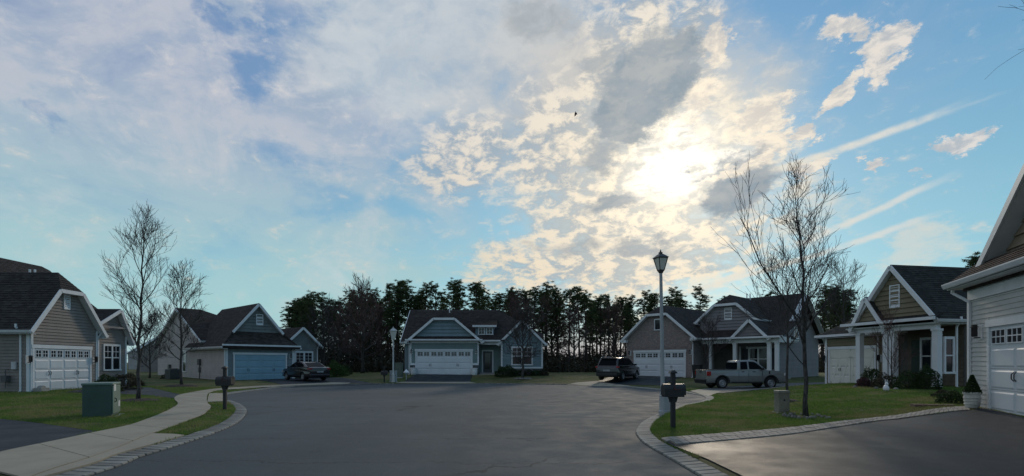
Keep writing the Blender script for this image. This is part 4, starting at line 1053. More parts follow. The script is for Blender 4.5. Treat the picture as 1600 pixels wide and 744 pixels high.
# ---- house left of centre ------------------------------------------------
def house_blue_door():
    H = House('house', 'beige and slate house with a plain blue garage door, beside the dark sedan', 353, 40, 49); f = H.F; fr = H.F0
    xr = f(458.5, 0)[0]; ze = f(353, 532)[1]; zb = -.5; yg = .75
    (xm, zr) = f(407.4, 474, yg - .3); zg = f(359, 517, yg - .3)[1]; xm = xr / 2
    w = wing(H, fr, 0, xr, 0, 8, zb, ze, zr, m_roofB, m_sideBf, oh=.4, cf=1, rake='', dutch=(zg, yg), walls='flr'); X = w['X']
    siding(H, fr, yg - .002, [(X(zg, 'l') + .35, zg), (X(zg, 'r') - .35, zg), (xm, zr - .35)], m_shakeB, e=.26, n0=.06)
    H.part('gutter', MB().box(-.42, xr + .42, -.53, -.405, ze - .42, ze - .29), m_white)
    H.part('frieze_board', MB().box(0, xr, -.04, 0, ze - .5, ze - .22), m_white)
    vx = f(404, 0, yg)[0]; gable_vent(H, fr, yg, vx - .15, vx + .30, f(404, 507, yg)[1], f(404, 492, yg)[1])
    d0, d1 = f(366.5, 0)[0], f(446, 0)[0]; z0 = f(366, 595.3)[1]; zt = f(366, 554)[1]
    siding(H, fr, -.002, [(.1, -.15), (xr - .1, -.15), (xr - .1, ze - .5), (.1, ze - .5)], m_sideBf, [(d0 - .15, d1 + .15, -1, zt + .2)], e=.165)
    garage_door(H, fr, 0, d0, d1, z0, zt, m_dblue, 0)
    wall_lamp(H, fr, d1 + .42, 0, 1.9)
    for x in (.06, xr - .06): trimbox(H, fr, 0, x - .06, x + .06, -.2, ze - .5, d=.05, name='corner_board')
    downspout(H, fr, -.1, 0, -.1, ze - .38, .35); downspout(H, fr, xr + .05, 0, -.1, ze - .38, .35)
    # main block: gable end toward the viewer on the left
    ya = H.S(318, 0)[0]; yb = H.S(247, 0)[0]; yap, zR = H.S(280.5, 481.7); print('B side', ya, yb, yap, zR, 'xr', xr, 'ze', ze)
    eb = H.S(318, 530)[1]
    yb = min(yb, 30.0); ym = (ya + yb) / 2
    Fm = Fr((0.0, yb), R(-90)); Wd = yb - ya
    xe = f(447, 494, ym)[0]
    wing(H, Fm, 0, Wd, 0, f(497, 0, 1.6)[0] - .4, zb, eb, zR, m_roofB, m_sideB, oh=.3, cf=1, cb=.0, xm=Wd - (yap - ya))
    Fs = Fr((0, yb), R(-90)); tot = yb
    wy, wz = H.S(291.5, 549); wy2, wz2 = H.S(286.5, 580)[0], H.S(289, 580)[1]
    hole = (tot - max(wy, wy2) - .1, tot - min(wy, wy2) + .1, wz2 - .1, wz + .12)
    siding(H, Fs, -.002, [(0, -.15), (tot - .1, -.15), (tot - .1, ze - .55), (Wd, ze - .55), (Wd, eb - .1), (Wd - (yap - ya), zR - .25), (0, eb - .1)], m_sideB, [hole], e=.17)
    siding(H, Fs, -.004, [(0, eb - .2), (Wd, eb - .2), (Wd - (yap - ya), zR - .25)], m_sideB, e=.17, n0=.03)
    window(H, Fs, 0, hole[0] + .1, hole[1] - .1, wz2, wz, 1, 1, 1)
    H.part('corner_board', MB().box(-.05, -.005, .0, .14, -.2, ze - .55), m_white)
    H.part('frieze_board', MB().box(-.04, 0, .02, ya - .3, ze - .55, ze - .25), m_white)
    H.part('skirt_board', MB().box(-.05, -.003, .02, tot - .1, -.45, -.16), m_found)
    for px_, py_, hh in ((313.5, 575, 1.9), (267, 582, .9)):
        y_, z_ = H.S(px_, py_); H.part('meter_box', MB().box(-.22, -.03, y_ - .2, y_ + .2, z_ + .25, z_ + .75).box(-.16, -.03, y_ - .13, y_ + .13, z_ - .35, z_ + .05).tube([(-.1, y_, z_ - .9), (-.1, y_, z_ + .3)], .04, 6), M('gas grey', (.10, .10, .10), .6), bevel=.01)
    # right wing
    yw = 1.6; x0 = xr - .02; x1 = f(497, 0, yw)[0]; xa, za = f(475.4, 511, yw - .3); er = f(500, 537, yw)[1]
    wing(H, fr, x0, x1, yw, 7, zb, er, za, m_roofB, m_sideBf, oh=.3)
    a, b = f(462.5, 0, yw)[0], f(487, 0, yw)[0]; h0, h1 = f(475, 581, yw)[1], f(475, 551.5, yw)[1]
    siding(H, fr, yw - .002, [(x0 + .05, -.15), (x1 - .1, -.15), (x1 - .1, er - .1), ((x0 + x1) / 2, za - .3), (x0 + .05, er - .1)], m_shakeB, [(a - .1, b + .1, h0 - .1, h1 + .14)], e=.2)
    window(H, fr, yw, a, b, h0, h1, 2, 3, 2, trim=.12, lite='top'); downspout(H, fr, x1 - .1, yw, -.1, er - .1, .3)
    return H

# ---- brick garage house ------------------------------------------------
def house_brick():
    H = House('house', 'house with a brown brick garage front and columned porch behind the pickup', 979, 45, -47); f = H.F; fr = H.F0
    xr = f(1084, 0)[0]; ze = f(979, 527)[1]; zb = -.6; zc = f(1025, 490, -.3)[1]
    _, zr = apex(H, -.3, (975, 528), (1012, 490), (1041.8, 488.4), (1085, 524))
    c = (zc - ze) / (zr - ze)
    w = wing(H, fr, 0, xr, 0, 9, zb, ze, zr, m_roofB, m_brick, oh=.35, cf=c, walls='flr'); X = w['X']
    d0, d1 = f(992.5, 0)[0], f(1070, 0)[0]; z0 = f(992, 588.5)[1]; zt = f(992, 551)[1]
    garage_door(H, fr, 0, d0, d1, z0, zt, m_door, 8)
    # soldier course over the door
    x = d0 - .25
    while x < d1 + .2: H.part('brick', MB().box(x, x + .085, -.02, -.002, zt + .22, zt + .45), m_brick); x += .1
    trimbox(H, fr, 0, d0 - .2, d1 + .2, zt + .17, zt + .22, M('stone band', (.3, .28, .27), .9), d=.05)
    vx = f(1028, 0)[0]; window(H, fr, 0, vx - .25, vx + .32, f(1028, 515)[1], f(1028, 500)[1], 1, 1, 1, hung=False, trim=.07)
    for x in (d0 - .5, d1 + .5): wall_lamp(H, fr, x, 0, 1.95)
    for x in (-.1, xr + .1): H.part('eave_return', MB().box(x - .25, x + .25, -.36, -.01, ze - .5, ze - .26), m_white)
    downspout(H, fr, xr - .05, 0, -.1, ze - .3, .3)
    Fs = Fr((xr, 0), R(90)); siding(H, Fs, -.002, [(.15, -.2), (4.5, -.2), (4.5, ze - .3), (.15, ze - .3)], m_sideC, e=.18)
    # main block with gable end to the right
    yw = 3.0; x2 = f(1214, 0, yw)[0]; eave = f(1214, 524, yw)[1]
    yap, zR = H.S(1249, 459, x2); print('C', 'x2', x2, 'eave', eave, 'yap', yap, zR, 'xr', xr)
    yap = min(max(yap, yw + 4), yw + 9); Wd = 2 * (yap - yw)
    xl = f(1080, 462, yap)[0]
    Fm = Fr((xl, yw + Wd), R(-90))
    wing(H, Fm, 0, Wd, 0, x2 - xl, zb, eave, zR, m_roofB, m_sideC, oh=.35, cf=.0, cb=1.0, xm=Wd / 2, rake='b')
    Fe = Fr((x2, yw), R(90)); 
    siding(H, Fe, -.002, [(.1, -.2), (Wd - .1, -.2), (Wd - .1, eave - .15), (Wd / 2, zR - .3), (.1, eave - .15)], m_sideC, e=.18)
    wy, wz = H.S(1243, 503, x2); wy -= yw; window(H, Fe, 0, wy - .45, wy + .45, wz - 1.3, wz, 2, 2, 1, hung=True)
    siding(H, fr, yw - .002, [(xr + .1, -.2), (x2, -.2), (x2, eave - .3), (xr + .1, eave - .3)], m_sideC, e=.18, single=False)
    for px_ in (1167, 1172):
        q = f(px_, 468, yap - 1.2); pipe(H, q[0], yap - 1.2, q[1] - .2, .7)
    # upper clipped gable
    yu = 2.4; a, b = f(1094, 0, yu)[0], f(1179, 0, yu)[0]; zu = f(1094, 499, yu)[1]; zcu = f(1135, 474, yu - .3)[1]
    _, zru = apex(H, yu - .3, (1091, 500.6), (1120.5, 473.7), (1152, 471.6), (1181.7, 497)); zw = f(1120, 521, yu)[1]
    wu = wing(H, fr, a, b, yu, yap, zw, zu, zru, m_roofB, m_sideC, oh=.3, cf=(zcu - zu) / (zru - zu), walls='flr'); Xu = wu['X']
    siding(H, fr, yu - .002, [(a + .05, zu - .2), (a + .7, zw), (b - .7, zw), (b - .05, zu - .2), (Xu(zcu, 'r'), zcu - .18), (Xu(zcu, 'l'), zcu - .18)], m_sideC, e=.24, n0=.065)
    vx, vz = f(1138, 491, yu); gable_vent(H, fr, yu, vx - .25, vx + .25, vz - .4, vz + .45)
    # porch
    yp = .9; p0, p1 = xr + .25, f(1219, 0, yp)[0]; zt_ = f(1150, 528, yp)[1]; zb_ = f(1150, 536.5, yp)[1]
    H.part('porch_beam', MB().box(p0, p1, yp - .15, yp + .15, zb_, zt_), m_white, bevel=.01)
    H.part('porch_beam', MB().box(p1 - .3, p1 - .002, yp + .16, yw, zb_, zt_), m_white)
    roof_part(H, [[(p0 - .1, yp - .45, zt_ + .02), (p1 + .3, yp - .45, zt_ + .02), (p1 + .3, yw + 1.2, zt_ + 1.3), (p0 - .1, yw + 1.2, zt_ + 1.3)]], m_roofB, .08, 'porch_roof')
    H.part('gutter', MB().box(p0 - .1, p1 + .32, yp - .57, yp - .455, zt_ - .09, zt_ + .04), m_white)
    H.part('porch_floor', MB().box(p0, p1, yp - .3, yw, zb, .12), m_found)
    for px_ in (1109.5, 1148.5, 1202, 1214): column(H, f(px_, 0, yp)[0], yp, .12, zb_, .24)
    ga, gb = f(1143, 0, yp)[0], f(1205, 0, yp)[0]; gx, gz_ = f(1173.5, 498, yp - .4)
    gz_e = f(1143, 524, yp)[1]
    wp = wing(H, fr, ga + .3, gb - .3, yp - .1, yw + 3, gz_e - .15, gz_e, gz_, m_roofB, m_sideC, oh=.3, walls='f')
    siding(H, fr, yp - .105, [(ga + .5, gz_e - .1), (gb - .5, gz_e - .1), ((ga + gb) / 2, gz_ - .35)], m_sideC, e=.24, n0=.065)
    a, b = f(1172, 0, yw)[0], f(1199, 0, yw)[0]; h1, h0 = f(1180, 545, yw)[1], f(1180, 577, yw)[1]; window(H, fr, yw - .02, a, b, h0, h1, 1, 1, 2, trim=.12)
    H.part('shutter', MB().box(a - .62, a - .14, yw - .07, yw - .03, h0, h1), M('dark shutter', (.03, .032, .045), .6))
    H.part('shutter', MB().box(b + .14, b + .6, yw - .07, yw - .03, h0, h1), M('dark shutter', (.03, .032, .045), .6))
    a, b = f(1158, 0, yw)[0], f(1166.5, 0, yw)[0]; d = H.part('front_door', MB().box(a, b, yw - .06, yw - .03, .13, 2.3), M('dark door', (.05, .06, .07), .5)); MB().box(a + .15, b - .15, yw - .075, yw - .062, .8, 2.1).build('pane', m_glass, d)
    trimbox(H, fr, yw - .02, a - .12, a, .13, 2.42); trimbox(H, fr, yw - .02, b, b + .12, .13, 2.42)
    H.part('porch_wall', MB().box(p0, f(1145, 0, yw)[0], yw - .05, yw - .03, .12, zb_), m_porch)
    return H

# ---- olive house on the right ------------------------------------------------
def house_olive():
    H = House('house', 'olive tan house with a tall front gable over a columned porch and battened garage door', 1464, 23, -80); f = H.F; fr = H.F0
    zb = -.5; ze = f(1462, 493)[1] + .12; (xm, zr) = f(1390, 414, -.3); hw = -xm; xl = 2 * xm
    w = wing(H, fr, xl, 0, 0, 10, ze - .3, ze, zr, m_roofD, m_sideD, oh=.25, walls='f', xm=xm, fascia=True, e=.14); 
    siding(H, fr, -.002, [(xl + .1, ze - .1), (-.1, ze - .1), (xm, zr - .3)], m_sideD, e=.24, n0=.06)
    vx, vz = f(1399, 463); gable_vent(H, fr, 0, vx - .22, vx + .22, vz - .5, vz + .5)
    # pent roof along the whole front, beam and columns
    xL = f(1329, 0, -.1)[0]; zt = f(1464, 503)[1]; zbm = f(1464, 513.5)[1]
    roof_part(H, [[(xL - .2, -.45, ze - .22), (.30, -.45, ze - .22), (.30, .0, ze - .02), (xL - .2, .0, ze - .02)]], m_roofD, .05, 'pent_roof', e=.14)
    H.part('gutter', MB().box(xL - .2, .32, -.57, -.455, ze - .33, ze - .19), m_white)
    H.part('porch_beam', MB().box(xL - .1, .05, -.12, .14, zbm, zt), m_white, bevel=.01)
    H.part('porch_beam', MB().box(xL - .1, .2, -.3, -.12, zt - .08, zt - .02), m_white)
    H.part('porch_ceiling', MB().box(xL, .0, .15, 1.5, zt - .1, zt), m_white)
    for px_ in (1343.5, 1386, 1396.5, 1464): column(H, f(px_, 0)[0], .0, -.1, zbm, .26)
    # small gable
    yq = -.35; gx, gz_ = f(1351.5, 464, yq); a, b = f(1331, 0, yq)[0], f(1378, 0, yq)[0]; gze = ze - .12
    wing(H, fr, a + .1, b - .1, yq + .2, 2.5, gze - .1, gze, gz_, m_roofD, m_sideD, oh=.2, walls='f', xm=gx if a < gx < b else None, e=.14)
    siding(H, fr, yq + .198, [(a + .25, gze), (b - .25, gze), (gx, gz_ - .3)], m_sideD, e=.24, n0=.06)
    # house body behind the porch
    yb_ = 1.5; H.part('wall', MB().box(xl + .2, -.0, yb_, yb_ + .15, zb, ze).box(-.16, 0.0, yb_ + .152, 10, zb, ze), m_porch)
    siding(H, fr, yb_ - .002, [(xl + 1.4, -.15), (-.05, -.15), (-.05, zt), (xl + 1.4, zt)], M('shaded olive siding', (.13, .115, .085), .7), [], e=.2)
    Fs = Fr((0, 0), R(90)); siding(H, Fs, -.002, [(yb_ + .1, -.15), (9.8, -.15), (9.8, ze - .4), (yb_ + .1, ze - .4)], m_sideD, e=.2)
    H.part('frieze_board', MB().box(-.01, .05, .15, 9.8, ze - .4, ze - .12), m_white); downspout(H, Fs, H.S(1493, 500)[0], 0, -.1, ze - .2, .25)
    a, b = f(1442.5, 0, yb_)[0], f(1457, 0, yb_)[0]; window(H, fr, yb_ - .03, a, b, f(1450, 582, yb_)[1], f(1450, 531, yb_)[1], 1, 1, 1)
    y0_, z0_ = H.S(1475, 581, 0.0); y1_ = H.S(1480, 0, 0.0)[0]; window(H, Fs, -.03, y0_ , y0_ + .38, z0_, H.S(1475, 530, 0.0)[1], 1, 1, 1)
    H.part('shutter', MB().box(a - .55, a - .12, yb_ - .08, yb_ - .04, f(1450, 582, yb_)[1], f(1450, 531, yb_)[1]), M('green shutter', (.025, .045, .035), .6))
    H.part('porch_floor', MB().box(xl + 1.2, 0, -.2, yb_, zb, -.1), m_found)
    # garage block
    yg = 1.4; x0 = f(1290, 0, yg)[0]; x1 = f(1376, 0, yg)[0]; g_e = f(1290, 521, yg)[1]
    wing(H, fr, x0, x1 + 1, yg, 8, zb, g_e + .1, g_e + 1.7, m_roofD, m_sideD, oh=.35, cf=0, walls='fl', e=.14)
    d0, d1 = f(1297.5, 0, yg)[0], f(1367, 0, yg)[0]; zz0 = f(1297, 598.8, yg)[1]; zz1 = f(1297, 546.5, yg)[1]
    siding(H, fr, yg - .002, [(x0 + .1, -.3), (x1, -.3), (x1, g_e - .1), (x0 + .1, g_e - .1)], m_sideD, [(d0 - .15, d1 + .15, -2, zz1 + .2)], e=.2)
    H.part('frieze_board', MB().box(x0, x1, yg - .05, yg - .004, g_e - .12, g_e + .0), m_white)
    garage_door(H, fr, yg, d0, d1, zz0, zz1, m_dcream, 0, 'cross'); wall_lamp(H, fr, d0 - .35, yg, f(1292, 561, yg)[1]); wall_lamp(H, fr, d1 + .35, yg, f(1292, 561, yg)[1])
    trimbox(H, fr, yg, x0, x0 + .14, -.3, g_e, name='corner_board'); downspout(H, fr, x1 - .1, yg, -.2, g_e, .2)
    return H

# ---- nearest house, at the right edge ------------------------------------------------
def house_near():
    H = House('house', 'nearest house at the right edge, cream vinyl siding under a tan boarded gable', 1514.5, 14.3, -112.4); f = H.F; fr = H.F0
    zb = -.4; d0, d1 = f(1549.5, 0)[0], f(1549.5, 0)[0] + 4.88
    xr = d1 + 1.3; xm = xr / 2; q0 = f(1529, 412, 0); q1 = f(1600, 262, 0)
    sl_ = (q1[1] - q0[1]) / (q1[0] - q0[0]); ze = q0[1] - sl_ * q0[0]; zr = ze + sl_ * xm; zl = f(1483, 444, -.40)[1]; ztop = q0[1] + .04; pd = .40
    w = wing(H, fr, 0, xr, 0, 9, zb, ze, zr, m_roofE, m_sideE, oh=.1, cf=1, rake='', walls='flr', e=.14, fascia=False, dutch=(ztop - .18, .40, .02)); X = w['X']
    siding(H, fr, .398, [(X(ztop - .1, 'l') + .25, ztop - .1), (X(ztop - .1, 'r') - .25, ztop - .1), (xm, zr - .35)], m_tanE, e=.27, n0=.05)
    roof_part(H, [[(-.32, -pd, zl), (xr + .32, -pd, zl), (xr + .1, .12, ztop), (.0, .12, ztop)]], m_roofE, .05, 'pent_roof', e=.12)
    H.part('gutter', MB().prism([(-.34, -pd, zl + .01), (-.34, -pd - .12, zl), (-.34, -pd - .12, zl - .03), (-.34, -pd - .08, zl - .13), (-.34, -pd, zl - .13)], [(xr + .34, -pd, zl + .01), (xr + .34, -pd - .12, zl), (xr + .34, -pd - .12, zl - .03), (xr + .34, -pd - .08, zl - .13), (xr + .34, -pd, zl - .13)]), m_white)
    H.part('soffit', MB().box(-.32, xr + .32, -pd, -.005, zl - .16, zl - .14), m_white)
    H.part('frieze_board', MB().box(0, xr, -.045, 0, zl - .52, zl - .17), m_white)
    z0 = f(1549.5, 640.5)[1]; zt = f(1549.5, 511)[1]
    siding(H, fr, -.002, [(.1, -.25), (xr - .1, -.25), (xr - .1, zl - .53), (.1, zl - .53)], m_sideE, [(d0 - .14, d1 + .14, -1, zt + .2)], e=.125, n0=.02, n1=.003)
    garage_door(H, fr, 0, d0, d1, z0, zt, m_door, 6, light=(3, 2), trim=.12)
    for x in (.06, xr - .06): trimbox(H, fr, 0, x - .07, x + .07, -.3, zl - .53, d=.05, name='corner_board')
    wx, wz = f(1526, 520); wall_lamp(H, fr, wx + .28, 0, wz); downspout(H, fr, .16, 0, -.1, zl - .14, .32, -1)
    H.part('skirt_board', MB().box(0, d0 - .13, -.03, 0, -.45, -.2), m_found)
    return H
def house_far(px, Y, w, label, side):
    H = House('house', label, px, Y, 20, 'small houses far down on the left')
    wing(H, H.F0, 0, w, 0, 10, -1, 3.0, 5.6, m_roofA, m_sideA, oh=.3)
    siding(H, H.F0, -.002, [(.1, -.2), (w - .1, -.2), (w - .1, 2.85), (w / 2, 5.3), (.1, 2.85)], m_sideB if side else m_sideA, [(w / 2 - .6, w / 2 + .6, .9, 2.3)], e=.2, single=False)
    window(H, H.F0, 0, w / 2 - .5, w / 2 + .5, 1, 2.2, 1, 1, 1); return H
HS = [house_ahead(), house_left(), house_blue_door(), house_brick(), house_olive(), house_near()]
house_far(216, 66, 7, 'small grey gabled house far behind the left maple trees', 0)
house_far(200, 90, 8, 'palest far house, barely seen past the left house', 1)

# ------------------------------------------------------------------ street furniture
def gloc(px, py): x, y = G(px, py); return (x, y, gz(x, y))
def at_dist(px, Y): x = (px - CX) / FX * Y; return (x, Y, gz(x, Y))
m_lampglass = M('frosted lamp glass', (.62, .60, .52), .35, .05)
m_pole = M('grey painted pole', (.36, .37, .38), .5, .12, 2, 30)
m_polew = M('pale painted pole', (.50, .50, .48), .5, .12, 2, 30)
m_cop = M('dark bronze', (.050, .036, .032), .45, .2)
def street_lamp(label, loc, h, mat, headmat, lean=0.0, k=1.0):
    t = thing('street_lamp', label, 'street lamp', loc, 0, 'street lamps'); t.rotation_euler = (0, lean, 0.3)
    hh = h - .72 * k
    MB().lathe([(.105, 0), (.105, .55), (.085, .62), (.065, .70), (.058, 2.2), (.048, hh - .08), (.048, hh)], 14).build('pole', mat, t, smooth_=True)
    MB().lathe([(.135, 0), (.135, .05), (.115, .09), (.108, .5), (.12, .53), (.105, .56)], 14).build('base_sleeve', mat, t)
    MB().lathe([(.06, hh - .06), (.085, hh - .02), (.085, hh), (.05, hh + .03)], 12).build('collar', headmat, t)
    b0, b1, z0, z1 = .085 * k, .175 * k, hh + .03, hh + .46 * k
    fr_ = MB()
    for sx, sy in ((1, 1), (1, -1), (-1, -1), (-1, 1)):
        fr_.beam((sx * b0, sy * b0, z0), (sx * b1, sy * b1, z1), .022, .022)
    for b, z in ((b0, z0), (b1, z1)):
        for a, c in (((-1, -1), (1, -1)), ((1, -1), (1, 1)), ((1, 1), (-1, 1)), ((-1, 1), (-1, -1))): fr_.beam((a[0] * b, a[1] * b, z), (c[0] * b, c[1] * b, z), .026, .026)
    fr_.box(-b0, b0, -b0, b0, z0 - .03, z0); fr_.build('lantern_frame', headmat, t)
    for a, c in (((-1, -1), (1, -1)), ((1, -1), (1, 1)), ((1, 1), (-1, 1)), ((-1, 1), (-1, -1))):
        i0, i1 = b0 * .93, b1 * .95
        MB().add([(a[0] * i0, a[1] * i0, z0), (c[0] * i0, c[1] * i0, z0), (c[0] * i1, c[1] * i1, z1), (a[0] * i1, a[1] * i1, z1)], [(0, 1, 2, 3)]).build('pane', m_lampglass, t)
    MB().lathe([(.03 * k, z0 + .02), (.04 * k, z0 + .12), (.03 * k, z0 + .2), (.005, z0 + .24)], 8).build('bulb', M('lamp bulb', (.7, .6, .4), .4), t)
    rf = MB(); w = b1 * 1.22; zt = z1 + .14 * k
    rf.add([(-w, -w, z1 + .01), (w, -w, z1 + .01), (w, w, z1 + .01), (-w, w, z1 + .01), (-.07 * k, -.07 * k, zt), (.07 * k, -.07 * k, zt), (.07 * k, .07 * k, zt), (-.07 * k, .07 * k, zt)],
           [(3, 2, 1, 0), (4, 5, 6, 7), (0, 1, 5, 4), (1, 2, 6, 5), (2, 3, 7, 6), (3, 0, 4, 7)]); rf.box(-.05 * k, .05 * k, -.05 * k, .05 * k, zt, zt + .06); rf.build('cap', headmat, t)
    MB().lathe([(.02, zt + .06), (.03, zt + .09), (.012, zt + .13), (.003, zt + .16)], 8).build('finial', headmat, t)
    return t
street_lamp('tall lamp post with a dark bronze lantern on the corner lawn by the kerb', gloc(1036, 645), 5.12, m_pole, m_cop, lean=-.018, k=.9)
street_lamp('pale lamp post with a white topped lantern at the far kerb', at_dist(614.5, 38.5), 4.2, m_polew, m_polew, k=1.35)

def mailbox(label, loc, rz, h=1.32, blen=.48, both=False, k=1.0, arms=1):
    t = thing('mailbox', label, 'mailbox', loc, rz, 'post mounted mailboxes')
    MB().box(-.047, .047, -.047, .047, -.1, h).build('post', m_blackp, t, bevel=.006)
    MB().box(-.075, .075, -.075, .075, h, h + .03).prism([(-.07, -.07, h + .03), (.07, -.07, h + .03), (.07, .07, h + .03), (-.07, .07, h + .03)][::-1], [(-.02, -.02, h + .08), (.02, -.02, h + .08), (.02, .02, h + .08), (-.02, .02, h + .08)][::-1]).build('post_cap', m_blackp, t)
    z0 = h - .50
    MB().box(-.22, .22, -.13, .13, z0 - .04, z0).build('shelf', m_blackp, t, bevel=.005)
    for s in (-1, 1): MB().beam((s * .09, 0, z0 - .04), (s * .055, 0, z0 - .16), .04, .05, up=(0, 1, 0)).build('brace', m_blackp, t)
    n = 8; prof = [(-.13, z0 + .002), (.13, z0 + .002)] + [(.13 * math.cos(math.pi * i / n), z0 + .14 + .12 * math.sin(math.pi * i / n)) for i in range(n + 1)]
    y0 = -.0
    box = MB().prism([(-blen / 2, y, z) for y, z in prof][::-1], [(blen / 2, y, z) for y, z in prof][::-1]).build('box', m_blackp, t)
    MB().prism([(blen / 2 + .012, y * 1.05, z0 + (z - z0) * 1.03) for y, z in prof], [(blen / 2 - .01, y * 1.05, z0 + (z - z0) * 1.03) for y, z in prof]).build('door', m_blackp, box)
    MB().tube([(blen / 2 + .012, 0, z0 + .2), (blen / 2 + .035, 0, z0 + .21), (blen / 2 + .012, 0, z0 + .23)], .008, 5).build('handle', m_blackp, box)
    MB().box(-.03, .12, -.142, -.134, z0 + .12, z0 + .15).box(-.03, -.005, -.143, -.135, z0 + .12, z0 + .26).build('flag', M('mailbox flag', (.06, .02, .02), .5), t)
    return t
mailbox('black mailbox standing on the grass strip beside the left kerb', gloc(351.5, 641), .05)
mailbox('black mailbox on its post in front of the tall lamp post', gloc(1051.5, 670), .08, 1.27)
mailbox('small dark mailbox at the far kerb, left of the pale lamp post', at_dist(600.5, 38.2), .1, 1.1)

def pedestal(label, loc, w, d, h, mat, rz=0, dome=False):
    t = thing('utility_pedestal', label, 'utility box', loc, rz, 'utility pedestals')
    MB().box(-w / 2, w / 2, -d / 2, d / 2, 0, h - .06).build('housing', mat, t, bevel=.02)
    MB().box(-w / 2 - .012, w / 2 + .012, -d / 2 - .012, d / 2 + .012, h - .1, h).build('lid', mat, t, bevel=.025)
    MB().box(-w / 2 - .04, w / 2 + .04, -d / 2 - .04, d / 2 + .04, -.06, .03).build('base', M('pale base', (.4, .4, .37), .8), t)
    MB().box(-.02, .02, -d / 2 - .02, -d / 2, h * .55, h * .62).build('latch', m_black, t)
m_beigebox = M('weathered beige plastic', (.20, .195, .15), .7, .15, 4)
m_greybox = M('pale grey plastic', (.34, .36, .37), .6, .1)
pedestal('beige green utility pedestal on the right lawn beside the leafless maple', gloc(1221.5, 645.5), .32, .28, .66, m_beigebox)
pedestal('narrow grey utility pedestal hidden behind the right mailbox and lamp post', (G(1045, 643)[0] + .06, G(1045, 643)[1] + .3, gz(*G(1045, 643))), .16, .16, .82, m_greybox)
pedestal('short grey pedestal left of the far pale lamp post', at_dist(611.0, 38.8), .16, .2, .85, m_greybox)
pedestal('short grey pedestal right of the far pale lamp post', at_dist(618.4, 38.8), .16, .2, .85, m_greybox)
pedestal('olive utility cabinet between the far lamp post and the house ahead', at_dist(623.5, 41.5), .58, .5, 1.2, M('olive green cabinet', (.10, .125, .10), .6))

# the box is seen on two faces: shade is put into the broad one's green, light into the door end's and lid's
def build_transformer():
    a = Vector(gp(128, 0, 13.75)); b = a + Vector((.89, .45)) * .64; d = (b - a); w = d.length; ang = math.atan2(d.y, d.x)
    z = gz(*((a + b) / 2)) - .05
    t = thing('transformer_box', 'large green ground transformer box with pale stickers on the left lawn', 'transformer', (a.x, a.y, z), ang)
    mg = M('transformer shade green', (.048, .082, .066), .5, .12, 2, 30); mg2 = M('transformer lit green', (.13, .19, .155), .5, .12, 2, 30)
    D = .92; h = .97
    MB().box(0, w, 0, D, .05, h - .06).build('cabinet', mg, t, bevel=.012)
    MB().box(-.02, w + .03, -.02, D + .02, h - .06, h).build('lid', mg2, t, bevel=.012)
    dr = MB().box(w + .002, w + .03, .03, D - .03, .12, h - .08).build('door', mg2, t, bevel=.006)
    MB().box(w + .03, w + .036, .10, .34, .74, .92).build('sticker', M('white sticker', (.62, .62, .60), .6), dr)
    MB().box(w + .03, w + .036, .62, .82, .28, .44).build('sticker', M('white sticker', (.62, .62, .60), .6), dr)
    MB().tube([(w + .03, .2, .55), (w + .07, .2, .52), (w + .07, .2, .46), (w + .03, .2, .43)], .012, 6).build('handle', m_black, dr)
    MB().box(-.08, w + .12, -.08, D + .08, -.06, .05).build('pad', M('pale base', (.4, .4, .37), .8), t)
    s = MB()
build_transformer()
def ac_unit():
    t = thing('air_conditioner', 'dark grey air conditioner unit by the beige side wall left of centre', 'air conditioner', at_dist(270.5, 41.5), R(-30))
    mA = M('ac grey', (.06, .065, .065), .6); MB().box(-.42, .42, -.42, .42, .02, .82).build('housing', mA, t, bevel=.03)
    for k in range(9): MB().box(-.43, .43, -.435, -.42, .12 + k * .075, .145 + k * .075).build('louver', mA, t)
    MB().lathe([(.36, .82), (.36, .85), (.30, .87), (.05, .88)], 16).build('fan_guard', m_black, t)
ac_unit()

def bird():
    p = Vector(((899 - CX) / FX * 24, 24, CAMH + (HY - 178) / FX * 24))
    t = thing('bird', 'tiny dark bird high in the sky left of the bright cloud', 'bird', p, .4)
    mB = M('dark feather', (.02, .02, .022), .8)
    MB().lathe([(.004, -.11), (.03, -.07), (.035, 0), (.022, .07), (.018, .09), (.004, .12)], 8).build('body', mB, t, smooth_=True)
    for s in (-1, 1): MB().prism([(0, s * .02, .05), (.02, s * .10, .02), (.03, s * .12, -.10), (.0, s * .03, -.03)], [(-.01, s * .02, .05), (.01, s * .10, .02), (.02, s * .12, -.10), (-.01, s * .03, -.03)]).build('wing', mB, t)
bird()

